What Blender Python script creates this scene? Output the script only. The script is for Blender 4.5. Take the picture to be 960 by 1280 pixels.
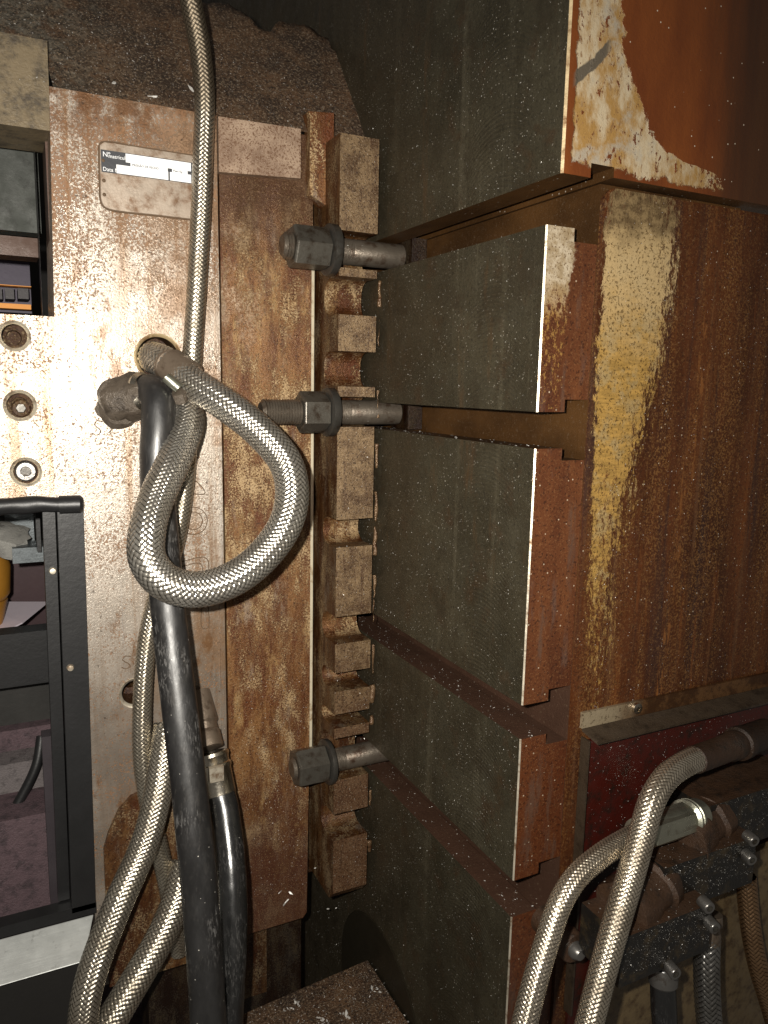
import bpy, bmesh, math, random
import numpy as np
from mathutils import Vector, Matrix, noise as mnoise
random.seed(7)
for o in list(bpy.data.objects): bpy.data.objects.remove(o)
scene = bpy.context.scene
COL = scene.collection
# ------------------------------------------------------------------ camera (origin of the plan; X along the mould, Y along the platen face)
PITCH, YAW, ROLL, F = 0.1602, 0.4637, 0.02, 961.0
fw = Vector((math.sin(YAW)*math.cos(PITCH), math.cos(YAW)*math.cos(PITCH), -math.sin(PITCH)))
r0 = Vector((math.cos(YAW), -math.sin(YAW), 0)); u0 = r0.cross(fw)
rt = math.cos(ROLL)*r0 + math.sin(ROLL)*u0; up = math.cos(ROLL)*u0 - math.sin(ROLL)*r0
cd = bpy.data.cameras.new('camera'); cam = bpy.data.objects.new('camera', cd); COL.objects.link(cam)
cam.matrix_world = Matrix(((rt.x, up.x, -fw.x, 0), (rt.y, up.y, -fw.y, 0), (rt.z, up.z, -fw.z, 0), (0, 0, 0, 1)))
cd.sensor_fit = 'VERTICAL'; cd.sensor_height = 24; cd.lens = 24*F/1280; cd.clip_start = 0.01; cd.clip_end = 50
scene.camera = cam
# ------------------------------------------------------------------ light: the dim hall and the flash beside the lens
w = bpy.data.worlds.new('World'); scene.world = w; w.use_nodes = True
w.node_tree.nodes['Background'].inputs[0].default_value = (1.0, 0.92, 0.82, 1)
w.node_tree.nodes['Background'].inputs[1].default_value = 0.095
ld = bpy.data.lights.new('flash', 'SPOT'); flash = bpy.data.objects.new('flash', ld); COL.objects.link(flash)
flash.location = rt*-0.038 + up*0.022
ld.energy = 54; ld.shadow_soft_size = 0.006; ld.spot_size = math.radians(116); ld.spot_blend = 1.0; ld.color = (1.0, 0.945, 0.855)
flash.rotation_euler = (fw - rt*0.15 + up*0.0).to_track_quat('-Z', 'Y').to_euler()
scene.view_settings.view_transform = 'Standard'; scene.view_settings.look = 'None'
scene.view_settings.exposure = 0; scene.view_settings.gamma = 1; scene.view_settings.use_curve_mapping = False
scene.render.engine = 'CYCLES'
scene.render.resolution_x = 768; scene.render.resolution_y = 1024
# ------------------------------------------------------------------ survey helpers
def ray(a, b): return fw + rt*((a-480)/F) + up*((640-b)/F)
def fY(a, b, Y):
    q = ray(a, b); return q*(Y/q.y)
def fX(a, b, X):
    q = ray(a, b); return q*(X/q.x)
def wid(a, b, Y, px): return px/2*(fY(a, b, Y).dot(fw))/F        # half width in metres of something px wide there
# ------------------------------------------------------------------ materials
class NB:
    def __init__(s, name):
        s.m = bpy.data.materials.new(name); s.m.use_nodes = True
        s.t = s.m.node_tree; s.b = s.t.nodes['Principled BSDF']
        g = s.t.nodes.new('ShaderNodeNewGeometry'); s.pos = g.outputs['Position']
        sx = s.t.nodes.new('ShaderNodeSeparateXYZ'); s.t.links.new(s.pos, sx.inputs[0])
        s.x, s.y, s.z = sx.outputs
        s.seed = random.uniform(-5, 5)
    def _in(s, sock, v):
        if hasattr(v, 'is_output'): s.t.links.new(v, sock)
        elif isinstance(v, (tuple, list)): sock.default_value = (*v, 1) if len(v) == 3 and len(sock.default_value) == 4 else v
        else: sock.default_value = v
    def math(s, op, a, b=0.0, c=None, clamp=False):
        n = s.t.nodes.new('ShaderNodeMath'); n.operation = op; n.use_clamp = clamp
        s._in(n.inputs[0], a); s._in(n.inputs[1], b)
        if c is not None: s._in(n.inputs[2], c)
        return n.outputs[0]
    def vec(s, scale):
        n = s.t.nodes.new('ShaderNodeMapping'); s.t.links.new(s.pos, n.inputs[0])
        s.seed += 3.7
        n.inputs['Location'].default_value = (s.seed, s.seed*.7, s.seed*1.3)
        n.inputs['Scale'].default_value = scale if isinstance(scale, tuple) else (scale,)*3
        return n.outputs[0]
    def noise(s, scale, detail=5, rough=.6, dist=0.0):
        n = s.t.nodes.new('ShaderNodeTexNoise'); s.t.links.new(s.vec(scale), n.inputs['Vector'])
        n.inputs['Scale'].default_value = 1; n.inputs['Detail'].default_value = detail
        n.inputs['Roughness'].default_value = rough; n.inputs['Distortion'].default_value = dist
        return n.outputs[0]
    def voro(s, scale, feature='F1'):
        n = s.t.nodes.new('ShaderNodeTexVoronoi'); s.t.links.new(s.vec(scale), n.inputs['Vector'])
        n.inputs['Scale'].default_value = 1; n.feature = feature
        return n
    def rng(s, v, lo, hi, a=0.0, b=1.0):
        n = s.t.nodes.new('ShaderNodeMapRange'); n.interpolation_type = 'SMOOTHSTEP'
        s._in(n.inputs[0], v)
        if lo > hi: lo, hi, a, b = hi, lo, b, a
        n.inputs[1].default_value = lo; n.inputs[2].default_value = hi
        n.inputs[3].default_value = a; n.inputs[4].default_value = b
        return n.outputs[0]
    def mix(s, f, a, b):
        n = s.t.nodes.new('ShaderNodeMix'); n.data_type = 'RGBA'
        s._in(n.inputs[0], f); s._in(n.inputs[6], a); s._in(n.inputs[7], b)
        return n.outputs[2]
    def mixf(s, f, a, b):
        n = s.t.nodes.new('ShaderNodeMix'); s._in(n.inputs[0], f); s._in(n.inputs[2], a); s._in(n.inputs[3], b)
        return n.outputs[0]
    def curve(s, v, pts):                      # piecewise linear v -> value
        lo, hi = pts[0][0], pts[-1][0]
        ys = [p[1] for p in pts]; mn, mx = min(ys), max(ys); sp = (mx-mn) or 1
        n = s.t.nodes.new('ShaderNodeValToRGB'); n.color_ramp.interpolation = 'LINEAR'
        e = n.color_ramp.elements
        while len(e) < len(pts): e.new(.5)
        for i, (a, b) in enumerate(pts):
            e[i].position = (a-lo)/(hi-lo); q = (b-mn)/sp; e[i].color = (q, q, q, 1)
        m = s.t.nodes.new('ShaderNodeMapRange'); s._in(m.inputs[0], v); m.inputs[1].default_value = lo; m.inputs[2].default_value = hi
        s.t.links.new(m.outputs[0], n.inputs[0])
        return s.math('MULTIPLY_ADD', n.outputs[0], sp, mn)
    def flecks(s, scale, size, keep=.5):       # small bright chips
        v = s.voro(scale); d = s.rng(v.outputs['Distance'], size, size*.6)
        sx = s.t.nodes.new('ShaderNodeSeparateXYZ'); s.t.links.new(v.outputs['Color'], sx.inputs[0])
        return s.math('MULTIPLY', d, s.math('GREATER_THAN', sx.outputs[0], 1-keep))
    def grain(s, c, col, amt=.6, scale=750, lo=.57, hi=.68):
        return s.mix(s.math('MULTIPLY', s.rng(s.noise(scale, 2, .8), lo, hi), amt), c, col)
    def out(s, col, rough=.5, metal=0.0, bump=None, bd=.001, bs=1.0, spec=.5):
        s._in(s.b.inputs['Base Color'], col); s._in(s.b.inputs['Roughness'], rough); s._in(s.b.inputs['Metallic'], metal)
        s._in(s.b.inputs['Specular IOR Level'], spec)
        if bump is not None:
            n = s.t.nodes.new('ShaderNodeBump'); s._in(n.inputs['Height'], bump)
            n.inputs['Distance'].default_value = bd; n.inputs['Strength'].default_value = bs
            s.t.links.new(n.outputs[0], s.b.inputs['Normal'])
        return s.m
MAT = {}
def m_pale():
    n = NB('pale_steel')
    c = n.mix(n.noise(9, 6, .65), (.40, .34, .275), (.56, .505, .44))
    st = n.noise((55, 55, 2.2), 5, .6)
    c = n.mix(n.rng(st, .48, .64, 0, .85), c, (.27, .175, .105))
    st3 = n.noise((32, 32, 1.3), 6, .68)
    c = n.mix(n.rng(st3, .54, .66, 0, .7), c, (.30, .17, .075))
    st2 = n.noise((130, 130, 3.5), 3, .6)
    c = n.mix(n.rng(st2, .56, .7, 0, .5), c, (.40, .37, .34))
    low = n.rng(n.z, -.16, -.40)                                       # greyer and darker low down
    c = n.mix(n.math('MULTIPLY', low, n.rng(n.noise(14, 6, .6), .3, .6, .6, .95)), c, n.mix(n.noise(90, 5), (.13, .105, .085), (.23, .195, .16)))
    hi = n.rng(n.z, .02, .22)
    big = n.noise(16, 5, .6)
    sp = n.noise(430, 4, .75)
    th = n.math('SUBTRACT', n.math('ADD', sp, n.math('MULTIPLY', n.math('SUBTRACT', big, .5), .40)), n.math('MULTIPLY', n.math('SUBTRACT', .6, hi), .10))
    rust = n.rng(th, .515, .575)
    c = n.mix(n.math('MULTIPLY', rust, .85), c, n.mix(n.noise(60), (.14, .055, .018), (.30, .15, .06)))
    top = n.math('MULTIPLY', n.rng(n.z, .215, .275), n.rng(n.noise(40, 6, .7), .38, .56))
    c = n.mix(n.math('MULTIPLY', top, .9), c, n.mix(n.noise(120), (.11, .045, .016), (.19, .085, .03)))
    rt_ = n.math('MULTIPLY', n.rng(n.x, .075, .19), n.rng(n.math('ADD', n.noise(18, 7, .7), n.math('MULTIPLY', n.rng(n.z, -.2, .25), .08)), .46, .64, 0, .85))
    c = n.mix(rt_, c, n.mix(n.noise(90, 6, .75), (.15, .075, .033), (.33, .215, .13)))
    rp = n.math('MULTIPLY', n.rng(n.noise((40, 40, 16), 7, .74), .56, .66), n.rng(n.x, -.02, .10, .35, 1))
    c = n.mix(n.math('MULTIPLY', rp, .75), c, n.mix(n.noise(120, 5), (.10, .040, .013), (.23, .115, .045)))
    dk = n.rng(n.noise(170, 4, .7), .64, .70)
    c = n.mix(n.math('MULTIPLY', dk, .8), c, (.05, .035, .025))
    b = n.math('ADD', n.noise(420, 4, .7), n.math('MULTIPLY', rust, -.6))
    r = n.mixf(rust, n.rng(n.noise(30, 4), .3, .7, .22, .36), .7)
    c = n.grain(c, (.10, .07, .045), .45, 800, .60, .70)
    return n.out(c, r, n.mixf(rust, .38, .05), b, .0009, .6)
def m_rust(name, dark=1.0, z0=None, metal=.3):
    n = NB(name); K = lambda r, g, b: (r*dark, g*dark, b*dark)
    g = n.noise((42, 42, 18), 5, .62)
    c = n.mix(n.rng(n.noise((22, 22, 6), 7, .70), .38, .62), K(.105, .038, .0115), K(.225, .108, .038))
    c = n.mix(n.rng(n.noise((70, 70, 13), 6, .72), .46, .62, 0, .85), c, K(.080, .024, .007))
    c = n.mix(n.rng(n.noise((48, 48, 15), 7, .76), .54, .66, 0, .6), c, K(.38, .235, .095))
    c = n.mix(n.rng(n.noise((34, 34, 12), 7, .74), .55, .67, 0, .45), c, K(.40, .33, .25))
    c = n.mix(n.rng(n.noise((34, 34, 12), 7, .72), .52, .62, 0, .85), c, K(.105, .030, .009))
    s1 = n.rng(n.math('ADD', n.noise(520, 3, .8), n.math('MULTIPLY', n.math('SUBTRACT', g, .5), .95)), .53, .62)
    c = n.mix(n.math('MULTIPLY', s1, .85), c, n.mix(n.noise(40), K(.40, .25, .10), K(.55, .42, .26)))
    s2 = n.rng(n.noise(440, 3, .8), .54, .64)
    c = n.mix(n.math('MULTIPLY', s2, .85), c, K(.028, .010, .0045))
    if z0 is not None:                                                  # darker, mottled brown below the corner block
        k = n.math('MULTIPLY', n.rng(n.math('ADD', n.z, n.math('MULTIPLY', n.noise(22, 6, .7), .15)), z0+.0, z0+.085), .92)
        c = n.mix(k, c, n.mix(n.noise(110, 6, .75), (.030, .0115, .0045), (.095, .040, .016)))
        pale = n.math('MULTIPLY', n.rng(n.x, .30, .24), n.math('MULTIPLY', n.rng(n.noise(24, 6, .7), .42, .6), n.rng(n.z, -.05, .12)))
        c = n.mix(n.math('MULTIPLY', n.math('MULTIPLY', pale, n.math('SUBTRACT', 1, k)), .7), c, n.mix(n.rng(n.noise(430, 3, .8), .45, .55), (.16, .08, .035), (.46, .35, .24)))
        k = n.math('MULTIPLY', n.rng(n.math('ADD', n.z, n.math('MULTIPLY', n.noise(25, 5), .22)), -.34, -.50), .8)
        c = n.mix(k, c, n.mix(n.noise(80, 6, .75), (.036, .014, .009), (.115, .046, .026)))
        c = n.grain(c, (.27, .17, .085), .65, 600, .57, .66)
    return n.out(c, n.rng(g, .3, .7, .30, .52), metal, n.math('ADD', n.noise(330, 5, .8), n.math('MULTIPLY', s1, .3)), .0013, .8, spec=.4)
def m_block():
    n = NB('pinkish_rusty_block')
    c = n.mix(n.rng(n.noise(22, 6, .65), .35, .65), (.20, .125, .080), (.37, .265, .185))
    c = n.mix(n.rng(n.noise((60, 60, 5), 5, .65), .54, .68, 0, .6), c, (.17, .085, .045))
    c = n.grain(c, (.115, .050, .020), .85, 430, .52, .60)
    c = n.grain(c, (.45, .36, .29), .5, 800)
    return n.out(c, .5, .2, n.noise(420, 5, .78), .001, .7)
def m_pad():
    n = NB('grimy_pad_steel')
    c = n.mix(n.rng(n.noise(40, 7, .7), .36, .62), (.085, .048, .022), (.205, .135, .070))
    lo = n.rng(n.math('ADD', n.z, n.math('MULTIPLY', n.noise(15, 4), .2)), -.20, -.38)
    c = n.mix(n.math('MULTIPLY', lo, .75), c, n.mix(n.noise(60, 6, .7), (.060, .025, .013), (.125, .060, .030)))
    c = n.mix(n.rng(n.noise((120, 120, 12), 5, .7), .54, .66, 0, .7), c, (.060, .028, .013))
    c = n.grain(c, (.31, .235, .155), .7, 480, .56, .66)
    c = n.grain(c, (.026, .012, .006), .8, 360, .54, .64)
    return n.out(c, n.rng(n.noise(60, 5), .3, .7, .30, .52), .3, n.noise(330, 5, .8), .0012, .8, spec=.4)
def m_dirt():
    n = NB('caked_dirt')
    c = n.mix(n.rng(n.noise(20, 7, .7), .35, .65), (.050, .027, .014), (.155, .082, .038))
    c = n.mix(n.rng(n.noise(34, 6, .7), .55, .68, 0, .7), c, (.095, .040, .015))
    left = n.rng(n.x, .19, .02)
    c = n.mix(n.math('MULTIPLY', left, n.rng(n.noise(30, 7, .7), .42, .52, 0, .8)), c, n.mix(n.rng(n.noise((90, 90, 160), 6, .75), .42, .6), (.045, .042, .030), (.22, .205, .16)))
    c = n.mix(n.math('MULTIPLY', n.rng(n.noise((190, 190, 330), 4, .7), .60, .66), .8), c, (.18, .145, .10))
    c = n.mix(n.flecks(190, .2, .25), c, (.34, .29, .23))
    c = n.grain(c, (.34, .25, .165), .85, 380, .54, .63)
    c = n.grain(c, (.018, .009, .005), .85, 300, .54, .63)
    return n.out(c, n.rng(n.noise(50, 5), .3, .7, .34, .6), .2, n.noise(230, 7, .85), .0040, 1.0, spec=.6)
def m_platen():
    n = NB('machined_platen')
    c = n.mix(n.rng(n.noise(8, 7, .65), .3, .7), (.034, .029, .0175), (.072, .063, .040))
    st = n.noise((2.0, 42, 1.6), 6, .62)
    c = n.mix(n.rng(st, .53, .68, 0, .5), c, (.115, .102, .068))
    c = n.mix(n.rng(n.noise(26, 6, .7), .52, .68, 0, .7), c, (.055, .033, .017))
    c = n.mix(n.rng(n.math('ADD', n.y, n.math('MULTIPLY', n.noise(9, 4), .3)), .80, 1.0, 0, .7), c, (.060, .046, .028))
    c = n.grain(c, (.15, .135, .10), .35, 560, .58, .68)
    c = n.grain(c, (.020, .018, .013), .6, 300, .55, .66)
    c = n.mix(n.math('MULTIPLY', n.flecks(330, .20, .20), n.rng(n.noise(28, 4, .7), .42, .60)), c, (.50, .47, .40))
    pat = n.rng(n.noise(17, 7, .72), .50, .64, 0, .75)
    c = n.mix(pat, c, n.mix(n.noise(70, 5), (.026, .021, .013), (.050, .040, .024)))
    c = n.mix(n.rng(n.noise((30, 30, 5), 6, .7), .58, .68, 0, .6), c, (.085, .052, .026))
    c = n.mix(n.flecks(150, .13, .05), c, (.42, .39, .32))
    # cutter feed marks: one arc after another, stepping down the face
    yy = n.math('SUBTRACT', n.y, .592); q = n.math('SQRT', n.math('MAXIMUM', n.math('SUBTRACT', .0052, n.math('MULTIPLY', yy, yy)), .0))
    ph = n.math('SUBTRACT', n.z, q)
    arcs = n.math('SINE', n.math('MULTIPLY', ph, 2*math.pi/.0042))
    band = n.math('MULTIPLY', n.rng(n.y, .535, .56), n.rng(n.y, .67, .60))
    arcs = n.math('MULTIPLY', n.math('MULTIPLY', arcs, band), n.rng(n.noise(20, 4), .35, .6))
    c = n.mix(n.math('MULTIPLY', n.rng(arcs, .2, .9), .24), c, (.022, .020, .016))
    b = n.math('ADD', n.math('MULTIPLY', arcs, .16), n.noise(330, 5, .8))
    return n.out(c, n.rng(n.noise(40, 5), .3, .7, .30, .52), .4, b, .0011, .8, spec=.4)
def paint_core(n):
    c = n.mix(n.rng(n.noise((20, 20, 4), 6, .65), .3, .7), (.026, .0078, .0028), (.070, .0215, .0062))
    c = n.mix(n.rng(n.noise((80, 80, 2.2), 5, .6), .54, .68, 0, .7), c, (.080, .036, .016))
    c = n.mix(n.rng(n.noise((60, 60, 2.6), 5, .6), .50, .66, 0, .8), c, (.026, .012, .009))
    c = n.mix(n.rng(n.noise((45, 45, 3.0), 6, .7), .55, .68, 0, .75), c, (.100, .031, .0075))
    c = n.mix(n.math('MULTIPLY', n.rng(n.noise(330, 4, .75), .60, .67), .7), c, (.11, .056, .026))
    gs = n.rng(n.noise((55, 55, 3), 5, .68), .42, .62)
    c = n.mix(n.math('MULTIPLY', gs, n.math('MULTIPLY', n.rng(n.noise(480, 2, .8), .50, .60), .5)), c, (.20, .098, .030))
    c = n.grain(c, (.165, .085, .030), .4, 520, .55, .66)
    c = n.grain(c, (.012, .005, .003), .6, 420, .55, .66)
    c = n.mix(n.flecks(230, .19, .10), c, (.32, .26, .19))
    return c
GOLD, CREAM = (.52, .31, .085), (.60, .445, .235)
def m_endpaint():
    n = NB('peeling_brown_paint')
    c = paint_core(n)
    wob = n.math('MULTIPLY', n.math('SUBTRACT', n.noise((75, 75, 30), 7, .75), .5), .085)
    xb = n.curve(n.z, [(-.40, .510), (-.12, .515), (-.04, .522), (.04, .530), (.10, .536), (.17, .545)])
    inside = n.math('MULTIPLY', n.rng(n.math('SUBTRACT', n.math('ADD', xb, wob), n.x), -.046, .050), n.rng(n.math('ADD', n.x, n.math('MULTIPLY', wob, .4)), .446, .470))
    al = n.curve(n.z, [(-.45, .36), (-.28, .46), (-.16, .53), (-.08, .61), (-.03, .69), (.03, .76), (.07, .80), (.13, .74), (.17, .55)])
    lim = n.math('ADD', n.math('MULTIPLY', n.noise((330, 330, 130), 4, .85), .72), n.math('MULTIPLY', n.noise((90, 90, 12), 5, .7), .28))
    m = n.rng(n.math('SUBTRACT', n.math('MULTIPLY', al, n.math('POWER', inside, .6)), lim), -.04, .10)
    gold = n.mix(n.rng(n.noise((45, 45, 300), 4, .65), .35, .65), (.34, .205, .058), GOLD)
    gold = n.mix(n.rng(n.noise(40, 6, .7), .48, .62, 0, .7), gold, (.40, .30, .15))
    gold = n.mix(n.math('MULTIPLY', n.rng(n.math('ADD', n.z, n.math('MULTIPLY', n.noise(50), .10)), .07, .15), .8), gold, CREAM)
    gold = n.grain(gold, (.085, .045, .014), .8, 420, .54, .63)
    top = n.math('MULTIPLY', n.rng(n.math('ADD', n.z, n.math('MULTIPLY', n.noise(34, 5), .07)), .150, .176), .85)
    gold = n.mix(top, gold, n.mix(n.rng(n.noise(130, 6, .75), .42, .60), (.070, .040, .018), (.25, .17, .082)))
    c = n.mix(m, c, gold)
    # second thin run of orange rust
    x2 = n.math('ABSOLUTE', n.math('SUBTRACT', n.x, n.curve(n.z, [(-.3, .560), (0, .582), (.17, .59)])))
    m2 = n.math('MULTIPLY', n.rng(x2, .012, .0), n.rng(n.noise((160, 160, 30), 5, .7), .54, .64))
    c = n.mix(n.math('MULTIPLY', m2, .8), c, (.17, .066, .018))
    return n.out(c, n.mixf(m, n.rng(n.noise(60), .3, .7, .30, .48), .40), n.math('MULTIPLY', m, .45), n.math('ADD', n.noise(300, 5, .75), n.math('MULTIPLY', m, -.4)), .0008, .6, spec=.35)
def m_uppaint():
    n = NB('orange_brown_paint')
    c = n.mix(n.rng(n.noise((14, 14, 5), 6, .65), .3, .7), (.088, .021, .0042), (.155, .043, .0080))
    d = n.rng(n.math('ADD', n.x, n.math('MULTIPLY', n.noise((40, 40, 3), 5), .10)), .585, .66)
    c = n.mix(n.math('MULTIPLY', d, .8), c, n.mix(n.noise((70, 70, 2.5), 5), (.024, .0095, .004), (.045, .022, .009)))
    c = n.mix(n.flecks(230, .18, .08), c, (.50, .43, .34))
    wob = n.math('MULTIPLY', n.math('SUBTRACT', n.noise(70, 6, .7), .5), .034)
    xb = n.curve(n.z, [(.16, .590), (.186, .575), (.189, .560), (.194, .520), (.205, .494), (.225, .482), (.245, .468), (.262, .458), (.30, .452), (.40, .448)])
    m = n.math('MULTIPLY', n.rng(n.math('SUBTRACT', n.math('ADD', xb, wob), n.x), 0, .003), n.rng(n.math('ADD', n.math('MULTIPLY', wob, .35), n.x), .4075, .4095))
    m = n.math('MULTIPLY', m, n.rng(n.math('ADD', n.z, n.math('MULTIPLY', wob, .8)), .1735, .1765))
    keep = n.rng(n.noise((150, 150, 90), 5, .75), .585, .62, 1, .0)
    far = n.rng(n.x, .51, .58)
    keep = n.math('MULTIPLY', keep, n.rng(n.math('SUBTRACT', n.noise(150, 4, .7), n.math('MULTIPLY', far, .34)), .18, .24))
    m = n.math('MULTIPLY', m, keep)
    cr = n.mix(n.rng(n.noise((40, 40, 20), 6, .7), .40, .60), (.34, .195, .06), (.50, .41, .275))
    cr = n.mix(n.rng(n.noise(26, 5, .65), .52, .64, 0, .8), cr, (.38, .345, .28))
    cr = n.mix(n.rng(n.noise((260, 260, 80), 4, .7), .58, .64, 0, .8), cr, (.22, .12, .05))
    c = n.mix(m, c, cr)
    # long scratch and grey smear
    sm = n.math('ABSOLUTE', n.math('SUBTRACT', n.math('ADD', n.z, n.math('MULTIPLY', n.noise(60), .012)), n.curve(n.x, [(.40, .236), (.425, .256), (.44, .272), (.5, .33)])))
    smk = n.math('MULTIPLY', n.rng(sm, .006, .004), n.math('MULTIPLY', n.rng(n.x, .444, .436), n.rng(n.x, .405, .41)))
    c = n.mix(smk, c, (.11, .09, .065))
    return n.out(c, n.mixf(m, .42, .5), n.math('MULTIPLY', m, .25), n.math('ADD', n.noise(300, 5, .7), n.math('MULTIPLY', m, -1.2)), .0009, .6)
def m_landend():
    n = NB('land_end_paint')
    c = n.mix(n.rng(n.noise((30, 30, 7), 6, .65), .3, .7), (.050, .0155, .0066), (.095, .033, .0120))
    c = n.mix(n.rng(n.noise((60, 60, 16), 5, .65), .56, .7, 0, .6), c, (.075, .046, .035))
    lo = n.rng(n.z, -.25, -.36)
    c = n.mix(n.math('MULTIPLY', lo, .6), c, (.066, .017, .0052))
    c = n.mix(n.flecks(230, .2, .14), c, (.36, .29, .21))
    c = n.grain(c, (.150, .070, .028), .5, 560, .55, .66)
    c = n.grain(c, (.016, .006, .004), .7, 380, .54, .66)
    c = n.mix(n.rng(n.noise((50, 50, 9), 6, .7), .54, .66, 0, .7), c, (.074, .042, .028))
    wob = n.math('MULTIPLY', n.math('SUBTRACT', n.noise(90, 5, .7), .5), .022)
    xb = n.curve(n.z, [(-.03, .4255), (.05, .4255), (.08, .4265), (.10, .4295), (.14, .4305)])
    al = n.curve(n.z, [(-.03, .30), (.0, .42), (.05, .46), (.075, .53), (.10, .78), (.14, .85)])
    m = n.math('MULTIPLY', n.rng(n.math('SUBTRACT', n.math('ADD', xb, wob), n.x), 0, .004), n.rng(n.math('SUBTRACT', al, n.noise((330, 330, 200), 4, .75)), -.03, .04))
    m = n.math('MULTIPLY', m, n.math('GREATER_THAN', n.z, -.03))
    pc = n.mix(n.rng(n.math('ADD', n.z, n.math('MULTIPLY', n.noise(60), .04)), .075, .115), (.32, .175, .05), n.mix(n.rng(n.noise(90, 6, .7), .4, .6), (.36, .27, .16), (.56, .47, .34)))
    c = n.mix(m, c, n.grain(pc, (.14, .08, .035), .8, 420, .55, .63))
    return n.out(c, n.mixf(m, .36, .42), n.math('MULTIPLY', m, .45), n.noise(300, 5, .75), .0008, .6, spec=.35)
def m_slot():
    n = NB('slot_brown_film')
    c = n.mix(n.rng(n.noise((14, 8, 14), 6, .65), .3, .7), (.034, .0155, .0048), (.078, .036, .0110))
    low = n.rng(n.z, -.18, -.26)
    c = n.mix(low, c, n.mix(n.noise(40, 6), (.034, .017, .011), (.070, .036, .023)))
    c = n.mix(n.math('MULTIPLY', n.rng(n.noise(300, 4, .75), .60, .67), .6), c, (.13, .09, .058))
    c = n.mix(n.flecks(230, .2, .12), c, (.36, .31, .25))
    return n.out(c, .42, .1, n.noise(300, 5, .78), .0010, .7, spec=.35)
def m_metal(name, col, rough, metal=1.0, dirt=(.06, .035, .02), amt=.5, brush=None, bd=.0005):
    n = NB(name)
    c = n.mix(n.noise(60, 5), tuple(v*.8 for v in col), col)
    c = n.mix(n.rng(n.noise(70, 6, .7), .62-.2*amt, .72, 0, min(1, amt*1.5)), c, dirt)
    b = n.noise(brush if brush else 350, 5, .7)
    return n.out(c, n.rng(n.noise(50, 5), .3, .7, rough*.8, rough*1.25), metal, b, bd, .5)
def m_rubber(name, col=(.014, .0135, .0135), rough=.36, dust=.5):
    n = NB(name)
    c = n.mix(n.rng(n.noise((60, 60, 25), 6, .7), .5, .75, 0, dust), col, (.085, .078, .070))
    c = n.mix(n.rng(n.noise((240, 240, 60), 4, .7), .60, .70, 0, dust), c, (.075, .068, .06))
    sc = n.math('MULTIPLY', n.rng(n.noise((18, 18, 10), 5, .6), .50, .62), n.rng(n.noise((520, 150, 110), 4, .75, .6), .50, .62))
    c = n.mix(n.math('MULTIPLY', sc, min(1, dust*2.2)), c, (.15, .145, .14))
    c = n.mix(n.flecks(260, .18, .10*dust*2), c, (.5, .47, .42))
    return n.out(c, n.rng(n.noise((50, 50, 20), 5, .65), .3, .7, rough*.75, rough*1.35), 0, n.noise((200, 200, 60), 5, .7), .0006, .3, spec=.9)
def m_braid(name, N, circ, steel, grime, rough=.32, ang=1.25):
    n = NB(name)
    uvn = n.t.nodes.new('ShaderNodeUVMap'); uvn.uv_map = 'UVMap'
    sp = n.t.nodes.new('ShaderNodeSeparateXYZ'); n.t.links.new(uvn.outputs[0], sp.inputs[0])
    u, v = sp.outputs[0], sp.outputs[1]
    un = n.math('MULTIPLY', u, N); vn = n.math('MULTIPLY', v, ang*N/circ)
    a = n.math('ADD', un, vn); b = n.math('SUBTRACT', un, vn)
    ia = n.math('FLOOR', a); ib = n.math('FLOOR', b)
    par = n.math('LESS_THAN', n.math('FLOORED_MODULO', n.math('ADD', ia, ib), 4.0) if False else n.math('FRACT', n.math('MULTIPLY', n.math('ADD', n.math('ADD', ia, ib), .25), .25)), .5)
    fa = n.math('FRACT', a); fb = n.math('FRACT', b)
    f = n.mixf(par, fb, fa); g = n.mixf(par, fa, fb)
    t = n.math('SUBTRACT', n.math('MULTIPLY', f, 2), 1)
    prof = n.math('SUBTRACT', 1, n.math('POWER', n.math('ABSOLUTE', t), 2.5))
    arch = n.math('SUBTRACT', 1, n.math('MULTIPLY', n.math('POWER', n.math('ABSOLUTE', n.math('SUBTRACT', n.math('MULTIPLY', g, 2), 1)), 2.0), .35))
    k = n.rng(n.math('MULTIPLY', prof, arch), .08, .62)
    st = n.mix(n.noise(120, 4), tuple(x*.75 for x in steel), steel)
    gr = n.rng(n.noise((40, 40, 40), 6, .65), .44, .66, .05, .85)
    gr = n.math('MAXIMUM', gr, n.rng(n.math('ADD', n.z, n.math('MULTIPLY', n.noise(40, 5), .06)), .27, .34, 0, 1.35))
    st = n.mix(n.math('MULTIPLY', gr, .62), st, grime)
    c = n.mix(k, tuple(x*.22 for x in grime), st)  # strand gaps painted darker: shade in the weave put into the colour
    wires = n.math('SINE', n.math('MULTIPLY', f, math.pi*10))
    return n.out(c, n.mixf(gr, rough-.08, rough+.10), .9, n.math('MULTIPLY', wires, .12), .0006, .5)
def m_plain(name, col, rough=.5, metal=0.0, var=.25, scale=40):
    n = NB(name)
    c = n.mix(n.noise(scale, 5, .65), tuple(v*(1-var) for v in col), tuple(min(1, v*(1+var)) for v in col))
    return n.out(c, rough, metal, n.noise(scale*6, 4, .7), .0006, .4)
MAT['pale'] = m_pale(); MAT['rust'] = m_rust('rusty_plate', 1.0, .20); MAT['rustpale'] = m_block()
MAT['rustdark'] = m_rust('dark_rust', .38); MAT['slotrust'] = m_rust('slot_rust', .85, None, .5); MAT['stoprust'] = m_rust('stop_rust', 1.15); MAT['clampside'] = m_rust('clamp_side_rust', .52); MAT['pad'] = m_pad()
MAT['foot'] = m_rust('shade_dark_rust', .12)  # near-black copy of the rust, the cavity's shade put into its colour
MAT['coverrust'] = m_rust('red_brown_cover', .62); MAT['dirt'] = m_dirt(); MAT['platen'] = m_platen(); MAT['end'] = m_endpaint(); MAT['upper'] = m_uppaint()
MAT['landend'] = m_landend(); MAT['slot'] = m_slot()
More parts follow.
